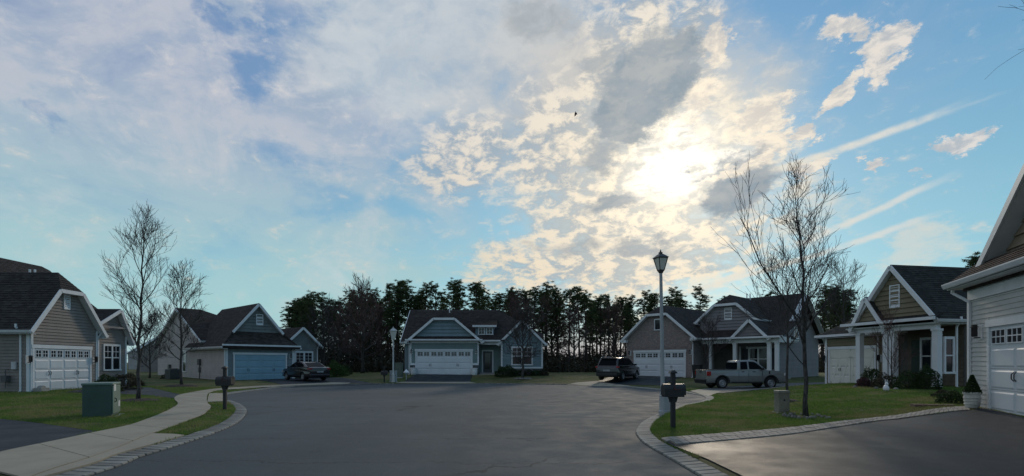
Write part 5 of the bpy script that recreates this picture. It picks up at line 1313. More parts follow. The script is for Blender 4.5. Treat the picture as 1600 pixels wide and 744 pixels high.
# ------------------------------------------------------------------ vehicles
def wheel(t, x, y, r, side, rim_mat, w=.22, spokes=5, steel=False):
    wz = r; yy = y
    prof = [(r * .62, -w / 2), (r * .9, -w / 2), (r * .985, -w * .36), (r, -w * .2), (r, w * .2), (r * .985, w * .36), (r * .9, w / 2), (r * .62, w / 2)]
    o = MB().lathe(prof, 28, (0, 0, 0), 'y', cap=False).build('wheel', M('tyre rubber', (.014, .014, .015), .8), t, smooth_=False); o.location = (x, yy, wz)
    s = side; m = MB(); ro = r * .66
    yo = s * w * .42
    pr = [(ro, yo), (ro * .96, yo + s * .012), (ro * .88, yo - s * .0), (ro * .84, yo - s * .04)]
    m.lathe(pr, 28, (0, 0, 0), 'y', cap=False); m.lathe([(ro * .86, yo - s * .05), (ro * .1, yo - s * .052)], 24, (0, 0, 0), 'y')
    m.lathe([(ro * .26, yo - s * .03), (ro * .24, yo + s * .008), (ro * .1, yo + s * .012)], 14, (0, 0, 0), 'y')
    if not steel:
        for k in range(spokes):
            a = 2 * math.pi * k / spokes + .3; c, q = math.cos(a), math.sin(a)
            m.beam((c * ro * .2, yo - s * .015, q * ro * .2), (c * ro * .9, yo - s * .008, q * ro * .9), ro * .22, .025, up=(0, 1, 0))
    else: m.lathe([(ro * .80, yo - s * .03), (ro * .55, yo - s * .002), (ro * .30, yo - s * .028)], 24, (0, 0, 0), 'y')
    rm = m.build('rim', rim_mat, o)
    return o
def vehicle(name, label, cat, loc, heading, Lx, W, low, cab, paint, wheels, r, arch=None, zb=.26, taper=.10, wr=.17, rim_mat=None, steel=False, spokes=5, zbelt=None, under=.42):
    """low: body side outline from rear bottom over the top to the front (x, z); cab: greenhouse outline; both from rear to front"""
    t = thing(name, label, cat, loc, heading)
    arch = arch or r * 1.17; hl = Lx / 2
    def yw(x, z): 
        k = max(0, abs(x) / hl - .62) / .38; return (W / 2) * (1 - taper * k ** 2) * (1 - .045 * max(0, (zb + .12 - z)) / .12) * (1 - .03 * max(0, z - .75))
    bot = []
    x = low[0][0]
    pts = [(low[0][0], zb + .04)]
    for wx in wheels:
        n = 9
        for i in range(n + 1):
            a = math.pi - math.pi * i / n; px_, pz = wx + arch * math.cos(a), r + arch * math.sin(a)
            pts.append((px_, max(pz, zb)))
    pts.append((low[-1][0], zb + .04))
    outline = pts + [p for p in low[::-1]]
    # subdivide long top edges so the plan taper shows
    out = []
    for i, p in enumerate(outline):
        q = outline[(i + 1) % len(outline)]; n = max(1, int(abs(q[0] - p[0]) / .3)); 
        for k in range(n): out.append((p[0] + (q[0] - p[0]) * k / n, p[1] + (q[1] - p[1]) * k / n))
    top = [Vector((x, 0, z)) for x, z in out]; tris = tessellate_polygon([[Vector((x, z, 0)) for x, z in out]]); n = len(out)
    mb = MB(); mb.v = [(x, -yw(x, z), z) for x, z in out] + [(x, yw(x, z), z) for x, z in out]
    for a, b, c in tris: mb.f.append((a, b, c)); mb.f.append((n + c, n + b, n + a))
    for i in range(n): j = (i + 1) % n; mb.f.append((i, n + i, n + j, j))
    me_o = mb.build('body', paint, t)
    import bmesh
    bm = bmesh.new(); bm.from_mesh(me_o.data); bmesh.ops.recalc_face_normals(bm, faces=bm.faces); bmesh.ops.dissolve_limit(bm, angle_limit=R(1), verts=bm.verts, edges=bm.edges); bm.to_mesh(me_o.data); bm.free()
    b = me_o.modifiers.new('bevel', 'BEVEL'); b.width = .035; b.segments = 3; b.limit_method = 'ANGLE'; b.angle_limit = R(40)
    me_o.data.polygons.foreach_set('use_smooth', [True] * len(me_o.data.polygons))
    # greenhouse
    cb = min(z for _, z in cab); ct = max(z for _, z in cab)
    def cy(x, z): k = max(0, abs(x) / hl - .5) / .5; return (W / 2 - .035 - wr * (z - cb) / (ct - cb)) * (1 - .10 * k ** 2)
    n = len(cab); mb = MB(); mb.v = [(x, -cy(x, z), z) for x, z in cab] + [(x, cy(x, z), z) for x, z in cab]
    mb.f = [tuple(range(n))[::-1], tuple(range(n, 2 * n))] + [(i, (i + 1) % n, n + (i + 1) % n, n + i) for i in range(n)]
    cabin = mb.build('cabin', paint, t, bevel=.04); 
    me = cabin.data; bm = bmesh.new(); bm.from_mesh(me); bmesh.ops.recalc_face_normals(bm, faces=bm.faces); bm.to_mesh(me); bm.free()
    me.polygons.foreach_set('use_smooth', [True] * len(me.polygons))
    MB().box(-hl + .25, hl - .25, -W / 2 + .24, W / 2 - .24, zb - .02, zb + under).build('underbody', M('underbody black', (.008, .008, .009), .9), t)
    for wx in wheels:
        for s in (-1, 1): wheel(t, wx, s * (W / 2 - .13), r, s, rim_mat, steel=steel, spokes=spokes)
    vg = glass_mat('car glass', (.006, .008, .010), .06, .12)
    def side_glass(poly, s=0):
        for sg in (-1, 1):
            q = [(x, sg * (cy(x, z) + .007), z) for x, z in poly]; q2 = [(x, sg * (cy(x, z) - .01), z) for x, z in poly]
            (MB().prism(q, q2)).build('side_window', vg, t)
    def end_glass(p0, p1, inset0=.1, inset1=.1, nm='windscreen', out_=.008):
        (x0, z0), (x1, z1) = p0, p1; d = Vector((x1 - x0, 0, z1 - z0)).normalized(); nn = Vector((d.z, 0, -d.x)) * (1 if (x0 + x1) > 0 and d.z * 1 > 0 else 1)
        if nn.x * (x0 + x1) < 0: nn = -nn
        o_ = nn * out_; q = [Vector((x0, -cy(x0, z0) + inset0, z0)), Vector((x0, cy(x0, z0) - inset0, z0)), Vector((x1, cy(x1, z1) - inset1, z1)), Vector((x1, -cy(x1, z1) + inset1, z1))]
        MB().prism([v + o_ for v in q], [v - nn * .02 for v in q]).build(nm, vg, t)
    return t, cy, yw, side_glass, end_glass, vg

def paint(name, col, rough=.28, metal=.3):
    return M(name, col, rough, .04, 1.5, 20, spec=.5, metal=metal, coat=.5)
m_red = M('tail lamp red', (.30, .010, .010), .25, .05); m_lens = M('clear lens', (.6, .6, .6), .15, .02)
m_rim = M('alloy rim', (.36, .37, .38), .35, .05, metal=.7); m_steel = M('steel rim', (.30, .31, .32), .4, .05, metal=.5)

def pickup():
    Y = 30.4; px = 1157.5; loc = at_dist(px, Y); loc = (loc[0], loc[1] + .1, gz(loc[0], loc[1]) + .015)
    P_ = paint('grey green car paint', (.215, .225, .215), .35, .25)
    low = [(-2.54, .52), (-2.54, .62), (-2.50, 1.13), (-.62, 1.15), (-.60, 1.12), (1.02, 1.14), (1.25, 1.14), (2.16, 1.06), (2.40, .96), (2.52, .80), (2.54, .48)]
    cab = [(-.60, 1.10), (-.53, 1.64), (-.42, 1.735), (.40, 1.745), (.62, 1.70), (1.30, 1.12)]
    t, cy, yw, sg, eg, vg = vehicle('pickup_truck', 'grey green four door pickup parked in front of the columned porch', 'pickup', loc, R(2), 5.08, 1.84, low, cab, P_, (-1.55, 1.53), .36, arch=.44, zb=.34, rim_mat=m_steel, steel=True, taper=.06, wr=.17)
    sg([(-.40, 1.17), (-.36, 1.62), (.06, 1.65), (.06, 1.18)]); sg([(.16, 1.18), (.16, 1.65), (.46, 1.64), (.62, 1.58), (1.05, 1.20)])
    eg((.72, 1.62), (1.22, 1.19), .08, .06); eg((-.590, 1.18), (-.535, 1.60), .04, .03, 'rear_window', .012)
    # bed recess, tailgate, lamps
    MB().box(-2.44, -.70, -.74, .74, 1.02, 1.158).build('bed_floor', M('bed liner', (.010, .010, .011), .9), t)
    for s in (-1, 1): MB().box(-2.46, -.68, s * .80 - .05, s * .80 + .05, 1.12, 1.172).build('bed_rail', M('bed rail black', (.02, .02, .022), .5), t, bevel=.01)
    tg = MB().box(-2.566, -2.53, -.72, .72, .60, 1.14).build('tailgate', P_, t, bevel=.012)
    MB().box(-2.575, -2.56, -.18, .18, .98, 1.05).build('handle', m_black, tg)
    MB().box(-2.573, -2.56, -.62, .62, 1.10, 1.13).build('trim', m_black, tg)
    MB().box(-2.66, -2.50, -.84, .84, .42, .58).build('rear_bumper', m_black, t, bevel=.03); MB().box(-2.62, -2.3, -.82, .82, .30, .42).build('bumper_valance', M('bumper plastic', (.02, .02, .022), .7), t)
    for s in (-1, 1):
        o = MB().box(-2.555, -2.30, s * .925 - .055 - (.0 if s > 0 else 0), s * .925 - (.0) + .0, .80, 1.06).build('tail_light', m_red, t, bevel=.012)
        MB().box(-2.50, -2.34, s * .927 - .006, s * .927 + .004, .90, .97).build('lens', m_lens, o)
        MB().box(2.36, 2.53, s * .78 - .1, s * .78 + .1, .80, .95).build('headlight', m_lens, t, bevel=.02)
        MB().box(.86, 1.0, s * 1.02 - .09, s * 1.02 + .09, 1.13, 1.30).build('mirror', m_blackp, t, bevel=.03)
        for x in (-.35, .35): MB().box(x, x + .18, s * .915 - .015, s * .915 + .015, 1.02, 1.06).build('door_handle', m_black, t, bevel=.006)
        for x in (-.52, .11, .98): MB().box(x - .006, x + .006, s * .908 - .012, s * .908 + .012, .46, 1.12).build('door_seam', M('seam', (.03, .033, .03), .8), t)
        MB().box(-.98, .98, s * .885 - .03, s * .885 + .03, .34, .44).build('sill', m_blackp, t, bevel=.01)
        for wx in (-1.55, 1.53):
            pts = [(wx + .465 * math.cos(a), s * .915, .36 + .465 * math.sin(a)) for a in [math.pi * i / 12 for i in range(13)]]
            MB().tube(pts, .028, 6).build('arch_trim', m_blackp, t)
    MB().box(2.50, 2.56, -.70, .70, .50, .84).build('grille', m_black, t, bevel=.02); MB().box(2.42, 2.60, -.86, .86, .34, .52).build('front_bumper', m_blackp, t, bevel=.03)
    MB().box(1.40, 1.46, -.925, -.90, .90, 1.08).build('side_vent', m_black, t)
    return t
tk = pickup(); tk.scale = (.93, .93, .96)

def suv():
    loc = at_dist(967, 38.6); P_ = paint('black car paint', (.020, .022, .025), .18, .2)
    low = [(-2.26, .42), (-2.30, .62), (-2.27, .92), (-2.20, 1.06), (-1.2, 1.07), (0, 1.06), (1.05, 1.04), (1.9, .95), (2.20, .80), (2.28, .60), (2.26, .38)]
    cab = [(-2.18, 1.02), (-2.02, 1.36), (-1.86, 1.60), (-1.4, 1.665), (-.2, 1.69), (.35, 1.64), (1.22, 1.04)]
    t, cy, yw, sg, eg, vg = vehicle('suv', 'black hatchback suv parked in the driveway of the brick garage house', 'suv', (loc[0], loc[1], loc[2] + .02), R(56), 4.6, 1.85, low, cab, P_, (-1.38, 1.36), .35, arch=.41, zb=.27, rim_mat=m_rim, taper=.13, wr=.22)
    sg([(-1.95, 1.13), (-1.72, 1.50), (-1.22, 1.56), (-1.10, 1.12)]); sg([(-1.02, 1.12), (-1.12, 1.57), (-.22, 1.60), (-.22, 1.11)]); sg([(-.12, 1.11), (-.12, 1.60), (.30, 1.56), (.98, 1.11)])
    eg((-2.16, 1.10), (-1.92, 1.52), .12, .1, 'rear_window', .014); eg((.45, 1.58), (1.15, 1.10), .08, .06)
    MB().box(-2.06, -1.72, -.62, .62, 1.60, 1.645).build('spoiler', P_, t, bevel=.015)
    MB().box(-1.28, -1.14, -.025, .025, 1.66, 1.73).build('antenna', m_black, t, bevel=.01)
    for s in (-1, 1):
        MB().box(-2.26, -2.02, s * .80 - .09, s * .80 + .09, .92, 1.04).build('tail_light', m_red, t, bevel=.02)
        MB().tube([(-1.7, s * .66, 1.66), (-1.6, s * .66, 1.71), (0, s * .66, 1.725), (.2, s * .66, 1.68)], .018, 6).build('roof_rail', m_steel, t)
        MB().box(.72, .88, s * 1.0 - .09, s * 1.0 + .09, 1.08, 1.22).build('mirror', P_, t, bevel=.03)
        MB().box(-1.95, .98, s * (.80 + .0) + s * .075 - .006, s * .80 + s * .075 + .006, 1.075, 1.095).build('window_trim', m_steel, t)
        MB().box(2.0, 2.24, s * .72 - .12, s * .72 + .12, .72, .84).build('headlight', m_lens, t, bevel=.02)
    MB().box(-2.36, -2.2, -.80, .80, .36, .56).build('rear_bumper', m_blackp, t, bevel=.03); MB().box(-2.315, -2.30, -.26, .26, .68, .80).build('license_plate', M('plate', (.30, .31, .32), .6), t)
    MB().box(-2.30, -2.285, -.68, .68, .90, .925).build('trim', m_steel, t)
suv()

def sedan():
    loc = at_dist(477, 39.6); P_ = paint('near black plum car paint', (.022, .020, .026), .2, .2)
    low = [(-2.28, .45), (-2.32, .66), (-2.28, .96), (-2.15, 1.02), (-1.6, 1.01), (-.4, .96), (.95, .93), (1.8, .84), (2.15, .70), (2.26, .52), (2.24, .36)]
    cab = [(-1.95, .97), (-1.02, 1.37), (-.45, 1.435), (.15, 1.42), (.45, 1.35), (1.22, .90)]
    t, cy, yw, sg, eg, vg = vehicle('sedan', 'dark glossy sedan parked before the plain blue garage door', 'car', (loc[0], loc[1], loc[2] + .02), R(138), 4.58, 1.80, low, cab, P_, (-1.36, 1.34), .325, arch=.375, zb=.24, rim_mat=m_rim, taper=.14, wr=.24)
    sg([(-1.42, 1.06), (-1.10, 1.25), (-.72, 1.31), (-.62, 1.02)]); sg([(-.54, 1.02), (-.62, 1.33), (-.04, 1.35), (-.02, 1.0)]); sg([(.06, 1.0), (.06, 1.35), (.38, 1.30), (.98, .98)])
    eg((-1.80, 1.035), (-1.12, 1.327), .12, .1, 'rear_window', .014); eg((.52, 1.32), (1.16, .96), .08, .06)
    for s in (-1, 1):
        MB().box(-2.31, -2.02, s * .72 - .14, s * .72 + .14, .84, .94).build('tail_light', m_red, t, bevel=.02)
        MB().box(.72, .86, s * .97 - .08, s * .97 + .08, .96, 1.08).build('mirror', P_, t, bevel=.03)
        MB().box(-1.45, 1.0, s * .845 - .006, s * .845 + .006, .985, 1.0).build('window_trim', m_steel, t)
        MB().box(1.95, 2.2, s * .70 - .13, s * .70 + .13, .62, .74).build('headlight', m_lens, t, bevel=.02)
    MB().box(-2.345, -2.33, -.26, .26, .62, .74).build('license_plate', M('plate', (.30, .31, .32), .6), t); MB().box(-2.30, -2.285, -.5, .5, .945, .965).build('trim', m_steel, t)
    MB().box(-2.37, -2.2, -.78, .78, .32, .50).build('rear_bumper', P_, t, bevel=.04)
sedan()

# ------------------------------------------------------------------ trees and plants
def grow(mb, tw, p, d, L, r, lev, rnd, up=.25, spread=.8, minr=.006, nseg=5):
    pts = [p.copy()]; rad = [r]; q = p.copy(); dd = d.copy(); end = max(minr * .6, r * (.42 if lev < 3 else .5))
    for i in range(nseg):
        dd = (dd + Vector((rnd.gauss(0, .12), rnd.gauss(0, .12), rnd.gauss(0, .09) + up * .15))).normalized(); q = q + dd * L / nseg; pts.append(q.copy()); rad.append(r + (end - r) * (i + 1) / nseg)
    (mb if lev < 3 else tw).tube(pts, rad, 5 if lev < 2 else 3, cap=False)
    if lev >= 3 and rnd.random() < .35 or lev >= 4: return
    n = {0: 0, 1: 8, 2: 4, 3: 2}[lev]; n = max(2, int(n * (.7 + .6 * rnd.random())))
    for k in range(n):
        t = .22 + .78 * (k + rnd.random() * .8) / n; t = min(t, .98); i = min(int(t * nseg), nseg - 1); f = t * nseg - i
        pp = pts[i].lerp(pts[i + 1], f); dl = (pts[i + 1] - pts[i]).normalized(); ax = dl.orthogonal().normalized()
        ax.rotate(Matrix.Rotation(rnd.random() * 6.283, 3, dl)); a = spread * (.55 + .5 * rnd.random())
        nd = (dl * math.cos(a) + ax * math.sin(a) + Vector((0, 0, .22))).normalized()
        grow(mb, tw, pp, nd, L * (.50 - .22 * t) * (1.0 + .4 * rnd.random()) + .12, max(minr, rad[i] * .50), lev + 1, rnd, up, spread, minr, max(3, nseg - 1))
def bare_tree(label, loc, H, tr, limbs, seed, name='leafless_tree', limb_len=.36, first=.25, spread=.75, mat=None, tmat=None, minr=.006, group=None, leaders=(), bend=(0, 0), scale_top=.35, up=.3, elev=(35, 65)):
    rnd = random.Random(seed); t = thing(name, label, 'tree', loc, 0, group); tmat = tmat or m_bark; mat = mat or m_twig
    n = 12; pts = [Vector((bend[0] * (i / n) ** 2 + rnd.gauss(0, .012) * H * .3, bend[1] * (i / n) ** 2 + rnd.gauss(0, .012) * H * .2, H * i / n - .05)) for i in range(n + 1)]
    rad = [tr * (1 - (i / n)) ** .8 + minr for i in range(n + 1)]; rad[0] *= 1.35
    MB().tube(pts, rad, 9).build('trunk', tmat, t, smooth_=True)
    def tat(f): i = min(int(f * n), n - 1); return pts[i].lerp(pts[i + 1], f * n - i), rad[i]
    az0 = rnd.random() * 6.28; tw = MB()
    for k in range(limbs):
        f = first + (.97 - first) * (k + rnd.random() * .5) / limbs; p, r_ = tat(f)
        a = az0 + k * 2.4 + rnd.gauss(0, .3); g = (f - first) / (1 - first); el = R(elev[0] + (elev[1] - elev[0]) * g + rnd.gauss(0, 6))
        prof = math.sin(math.pi * min(1, .22 + .78 * (1 - g) ** .9)) * .35 + (1 - g) * .65
        L = H * limb_len * (scale_top + (1 - scale_top) * prof) * (.8 + .4 * rnd.random())
        mb = MB(); grow(mb, tw, p, Vector((math.cos(a) * math.cos(el), math.sin(a) * math.cos(el), math.sin(el))), L, max(minr * 1.5, min(r_ * .55, tr * .45)), 1, rnd, up, spread, minr, 7)
        mb.build('limb', mat if r_ < .03 else tmat, t)
    for (f, a, el, L, rr) in leaders:
        p, r_ = tat(f); mb = MB(); grow(mb, tw, p, Vector((math.cos(R(a)) * math.cos(R(el)), math.sin(R(a)) * math.cos(R(el)), math.sin(R(el)))), L, rr, 1, rnd, .12, spread * .9, minr, 9); mb.build('limb', tmat, t)
    tw.build('twigs', mat, t, kind='stuff')
    return t
def mulch(label, loc, r, mat, stones=0, h=.10):
    t = thing('mulch_bed', label, 'mulch bed', loc, 0, 'mulch beds under the trees'); mb = MB(); n = 22; o = [(0, 0, h)]
    for ring, (rr, zz) in enumerate(((.45, h * .9), (.8, h * .5), (1.0, -.03))):
        for k in range(n): a = 2 * math.pi * k / n; q = r * rr * (1 + random.uniform(-.07, .07)); o.append((q * math.cos(a), q * math.sin(a), zz + random.uniform(-.012, .012)))
    f = [(0, 1 + k, 1 + (k + 1) % n) for k in range(n)]
    for g in range(2):
        for k in range(n): a, b = 1 + g * n + k, 1 + g * n + (k + 1) % n; f.append((a, a + n, b + n, b))
    mb.add(o, f); mb.build('mound', mat, t, smooth_=True)
    for k in range(stones):
        a = 2 * math.pi * k / stones; q = r * random.uniform(.55, 1.12); s_ = random.uniform(.03, .055); m = MB()
        m.lathe([(s_ * .5, -.02), (s_, .01), (s_ * .8, .04 + s_ * .3), (s_ * .3, .06 + s_ * .4)], 6, (q * math.cos(a), q * math.sin(a), .0)); m.build('stone', m_pebble, t)
TL = gloc(216.5, 627); bare_tree('tallest leafless maple on the left, standing behind the transformer box', TL, 6.75, .060, 19, 11, limb_len=.27, first=.24, group='street trees', minr=.0058, bend=(.25, 0), elev=(42, 74))
mulch('dark mulch mound at the foot of the tallest left maple', TL, .75, m_mulch)
TL2 = gloc(283, 603.5); bare_tree('smaller leafless maple on the left lawn, before the beige side wall', TL2, 6.3, .070, 17, 23, limb_len=.31, first=.24, group='street trees', minr=.009)
mulch('dark mulch mound at the foot of the smaller left maple', TL2, 1.0, m_mulch)
TR = gloc(1259, 652); bare_tree('tall leafless maple on the right lawn, ringed with pebbles', TR, 5.85, .055, 14, 37, limb_len=.27, first=.33, group='street trees', minr=.0052, bend=(-.25, 0),
          leaders=((.32, 172, 64, 3.9, .028), (.38, 14, 68, 2.3, .020), (.24, 190, 45, 2.2, .016)), elev=(42, 72))
mulch('pebble ring around the foot of the tall right maple', TR, .55, m_mulch, 40, .03)
TR2 = gloc(1230, 628); bare_tree('slender young leafless tree behind the utility pedestal on the right lawn', TR2, 4.6, .045, 10, 41, limb_len=.42, first=.42, group='street trees', minr=.006, leaders=((.44, 40, 40, 1.9, .02),))
mulch('dark mulch mound under the slender young tree on the right lawn', TR2, .5, m_mulch)
TM = at_dist(817, 41.0); bare_tree('round crowned leafless ornamental tree before the window of the house ahead', TM, 4.6, .09, 22, 53, limb_len=.46, first=.22, minr=.012, scale_top=.5, spread=.9, up=.1, name='ornamental_tree', elev=(20, 80))
mulch('pale stone ring under the ornamental tree of the house ahead', TM, .8, m_pebble, 12, .05)
bare_tree('big reddish budding maple at the edge of the woods, left of the far lamp post', at_dist(567, 54), 8.1, .17, 26, 61, limb_len=.40, first=.16, minr=.018, mat=m_rtwig, scale_top=.45, elev=(25, 75), name='budding_maple', up=.35)
bare_tree('pale leafless shrubby tree right behind the dark sedan', at_dist(506, 48), 5.2, .08, 16, 67, limb_len=.62, first=.06, minr=.014, name='shrub_tree', elev=(45, 75))
bare_tree('crape myrtle with bare stems in front of the olive house porch', gloc(1393, 603), 2.5, .03, 7, 71, limb_len=.55, first=.05, minr=.006, mat=m_rtwig, name='ornamental_tree', elev=(55, 75), scale_top=.6)
bare_tree('thin bare sapling at the left end of the columned porch', at_dist(1107, 38.5), 4.0, .035, 12, 73, limb_len=.40, first=.25, minr=.009, name='sapling')
bare_tree('leafless tree growing beyond the olive house garage', at_dist(1318, 46), 9.2, .10, 12, 79, limb_len=.34, first=.35, minr=.012, name='leafless_tree')
bare_tree('small leafless tree between the two left houses', at_dist(234, 44), 4.6, .06, 14, 83, limb_len=.45, first=.12, minr=.012, name='shrub_tree')
src_tree = [o for o in bpy.data.objects if o.get('category') == 'tree' and 'budding' in o.name][0]
def woods_tree(label, px, Y, s, rz):
    x, y, z = at_dist(px, Y); c = src_tree.copy(); COL.objects.link(c); c.location = (x, y, z); c.rotation_euler = (0, 0, rz); c.scale = (s * 1.1, s * 1.1, s); c.name = 'leafless_tree'
    c['label'] = label; c['group'] = 'bare trees among the pines'
    for ch in src_tree.children: d = ch.copy(); COL.objects.link(d); d.parent = c
woods_tree('reddish bare tree among the pines just behind the budding maple', 541, 62, .86, 1.0)
woods_tree('bare tree among the pines to the right of the budding maple', 592, 66, .92, 2.2)
woods_tree('bare tree rising over the right shoulder of the straight ahead roof', 806, 64, 1.0, 3.3)
woods_tree('reddish bare tree between the straight ahead house and the suv, left one', 862, 68, 1.0, 4.1)
woods_tree('low bare tree between the straight ahead house and the suv, right one', 897, 63, .80, 5.2)
woods_tree('bare tree among the pines left of the brick garage', 958, 66, .88, .4)
# limb of a tree that stands outside the frame on the right
tt = bare_tree('leafless branch reaching into the top right corner', (12.4, 8.0, gz(12.4, 8.0)), 9.3, .09, 3, 89, limb_len=.18, first=.5, minr=.004, name='overhanging_tree', leaders=((.76, 176, 6, 3.2, .020),))

def leaf_cloud(name, n, fn, size, mat, parent, seed, aspect=.5, kind=None):
    rs = np.random.RandomState(seed); c = fn(rs, n); n = len(c)
    a = rs.normal(size=(n, 3)); a /= np.linalg.norm(a, axis=1)[:, None]; b = np.cross(a, rs.normal(size=(n, 3))); b /= np.linalg.norm(b, axis=1)[:, None]
    s = size * rs.uniform(.6, 1.4, (n, 1)); v = np.stack([c - a * s * .5, c + b * s * aspect * .5, c + a * s * .5, c - b * s * aspect * .5], 1).reshape(-1, 3)
    return npmesh(name, v, 4, mat, parent, kind)
def shrub(label, loc, rx, rz_, mat, seed, n=2200, size=.085, name='shrub', group=None, ry=None):
    t = thing(name, label, 'shrub', loc, 0, group); ry = ry or rx
    def fn(rs, n):
        d = rs.normal(size=(n, 3)); d /= np.linalg.norm(d, axis=1)[:, None]; d[:, 2] = np.abs(d[:, 2]) * 1.0 - .12
        lump = 1 + .13 * np.sin(d[:, 0] * 5 + seed) * np.cos(d[:, 1] * 6 + seed * 2) + .09 * np.sin(d[:, 2] * 9 + seed * 3 + d[:, 0] * 7)
        r = (1 - np.abs(rs.normal(0, .14, n))) * lump; p = d * r[:, None] * [rx, ry, rz_]; p[:, 2] = np.maximum(p[:, 2], .02); return p
    leaf_cloud('foliage', n, fn, size, mat, t, seed)
    st = MB()
    for k in range(6):
        a = k * 1.05 + seed; st.tube([(0.03 * math.cos(a), .03 * math.sin(a), -.05), (rx * .5 * math.cos(a), ry * .5 * math.sin(a), rz_ * .6)], [.02, .008], 4)
    st.build('stems', m_twig, t, kind='stuff')
    return t
sh = lambda l, px, py, rx, rz_, mat, s, **k: shrub(l, gloc(px, py), rx, rz_, mat, s, **k)
sh('round dark green boxwood left of the porch columns of the olive house', 1362, 602, .50, .95, m_bush, 1, n=3600, size=.06)
sh('low purple shrub at the left end of the olive house bed', 1349, 604.5, .34, .48, m_bushp, 2, n=1800, size=.06)
sh('dull spreading shrub in the middle of the olive house bed', 1385, 606, .58, .72, m_brush, 3, n=2400, size=.06)
sh('large dark green boxwood right of the porch window of the olive house', 1448, 609, .48, 1.05, m_bush, 4, n=4200, size=.06)
sh('dark low shrub before the porch of the olive house, left of the largest boxwood', 1420, 608, .55, .86, m_bush, 5, n=2600, size=.06)
sh('loose dark shrub near the brick step at the corner of the near driveway', 1487, 632, .40, .42, m_bush, 6, n=2400, size=.05)
sh('leafy ground shrub between the brick step and the planter', 1475, 622, .34, .30, m_brush, 16, n=1400, size=.05)
shrub('clipped dark shrub under the tall window of the left house', at_dist(167, 25.0), .6, .95, m_bush, 7, n=3400, size=.07)
shrub('rounded brown green shrub at the right corner of the left house', at_dist(196, 27.0), .75, .95, m_brush, 8, n=3200, size=.07)
shrub('low grey green plant right of the left house shrubs', at_dist(214, 30.0), .4, .5, m_brush, 9, n=1200)
shrub('large dark evergreen shrub beside the front step of the house ahead', at_dist(790, 42.4), .95, .98, m_bush, 10, n=4200, size=.09)
for i, (px_, r_, l) in enumerate(((812, .6, 'low dark shrub just right of the large evergreen under the window'), (826, .55, 'low dark shrub behind the ornamental tree trunk'), (838, .55, 'low dark shrub near the right end of the window bed'), (849, .45, 'last low shrub at the right corner of the house ahead'))):
    shrub(l, at_dist(px_, 43.0), r_, .55, m_brush if i % 2 else m_bush, 20 + i, n=1500, size=.08)
shrub('bright green leafy bush right of the dark sedan', at_dist(524, 45), 1.15, 1.5, m_bushg, 11, n=5200, size=.10)
shrub('low green bush behind the far mailbox', at_dist(530, 50), 1.4, 1.0, m_bush, 12, n=3000, size=.10)
shrub('dark shrub in front of the beige side wall', at_dist(262, 43), .5, .5, m_brush, 13, n=1000)
def tub(label, loc, r, h, mat, plant=True):
    t = thing('planter', label, 'planter', loc, 0, 'potted plants')
    MB().lathe([(r * .72, 0), (r * .80, .02), (r * .92, h * .3), (r, h * .62), (r * .97, h * .86), (r * 1.10, h * .88), (r * 1.10, h), (r * .95, h), (r * .93, h - .05)], 20).build('pot', mat, t, smooth_=False)
    for z in (.22, .42, .62): MB().lathe([(r * (.86 + z * .2), h * z), (r * (.86 + z * .2) + .018, h * z + .012), (r * (.86 + z * .2), h * z + .03)], 20).build('band', mat, t)
    if plant:
        def fn(rs, n): z = rs.uniform(0, 1, n) ** 1.3; a = rs.uniform(0, 6.28, n); q = (1 - z) * r * .95 * rs.uniform(.7, 1.1, n) + .02; return np.stack([q * np.cos(a), q * np.sin(a), h - .02 + z * r * 2.6], 1)
        leaf_cloud('foliage', 2600, fn, .05, m_bush, t, 5)
    return t
xg, yg_, zg_ = at_dist(1519, 13.35)
tub('pale ribbed planter with a small conifer beside the nearest garage', (xg, yg_, zg_ + .02), .175, .42, M('pale stone pot', (.50, .48, .44), .8, .15))
tub('white pot at the left edge of the straight ahead garage door', at_dist(646, 43.6), .26, .6, m_white, False)
tub('white pot at the right edge of the straight ahead garage door', at_dist(741.5, 43.6), .26, .6, m_white, False)
def brick_step():
    x, y, z = gloc(1455, 636); t = thing('garden_edging', 'low brick edging slab at the corner of the olive house bed', 'edging', (x, y, z), R(-14))
    mB = M('old brick', (.20, .13, .105), .9, .2, 6, 50, .4, island=.2)
    for k in range(9):
        MB().box(-.45 + k * .11, -.355 + k * .11, -.11, .11, -.03, .07 + random.uniform(-.005, .005)).build('brick', mB, t)
brick_step()
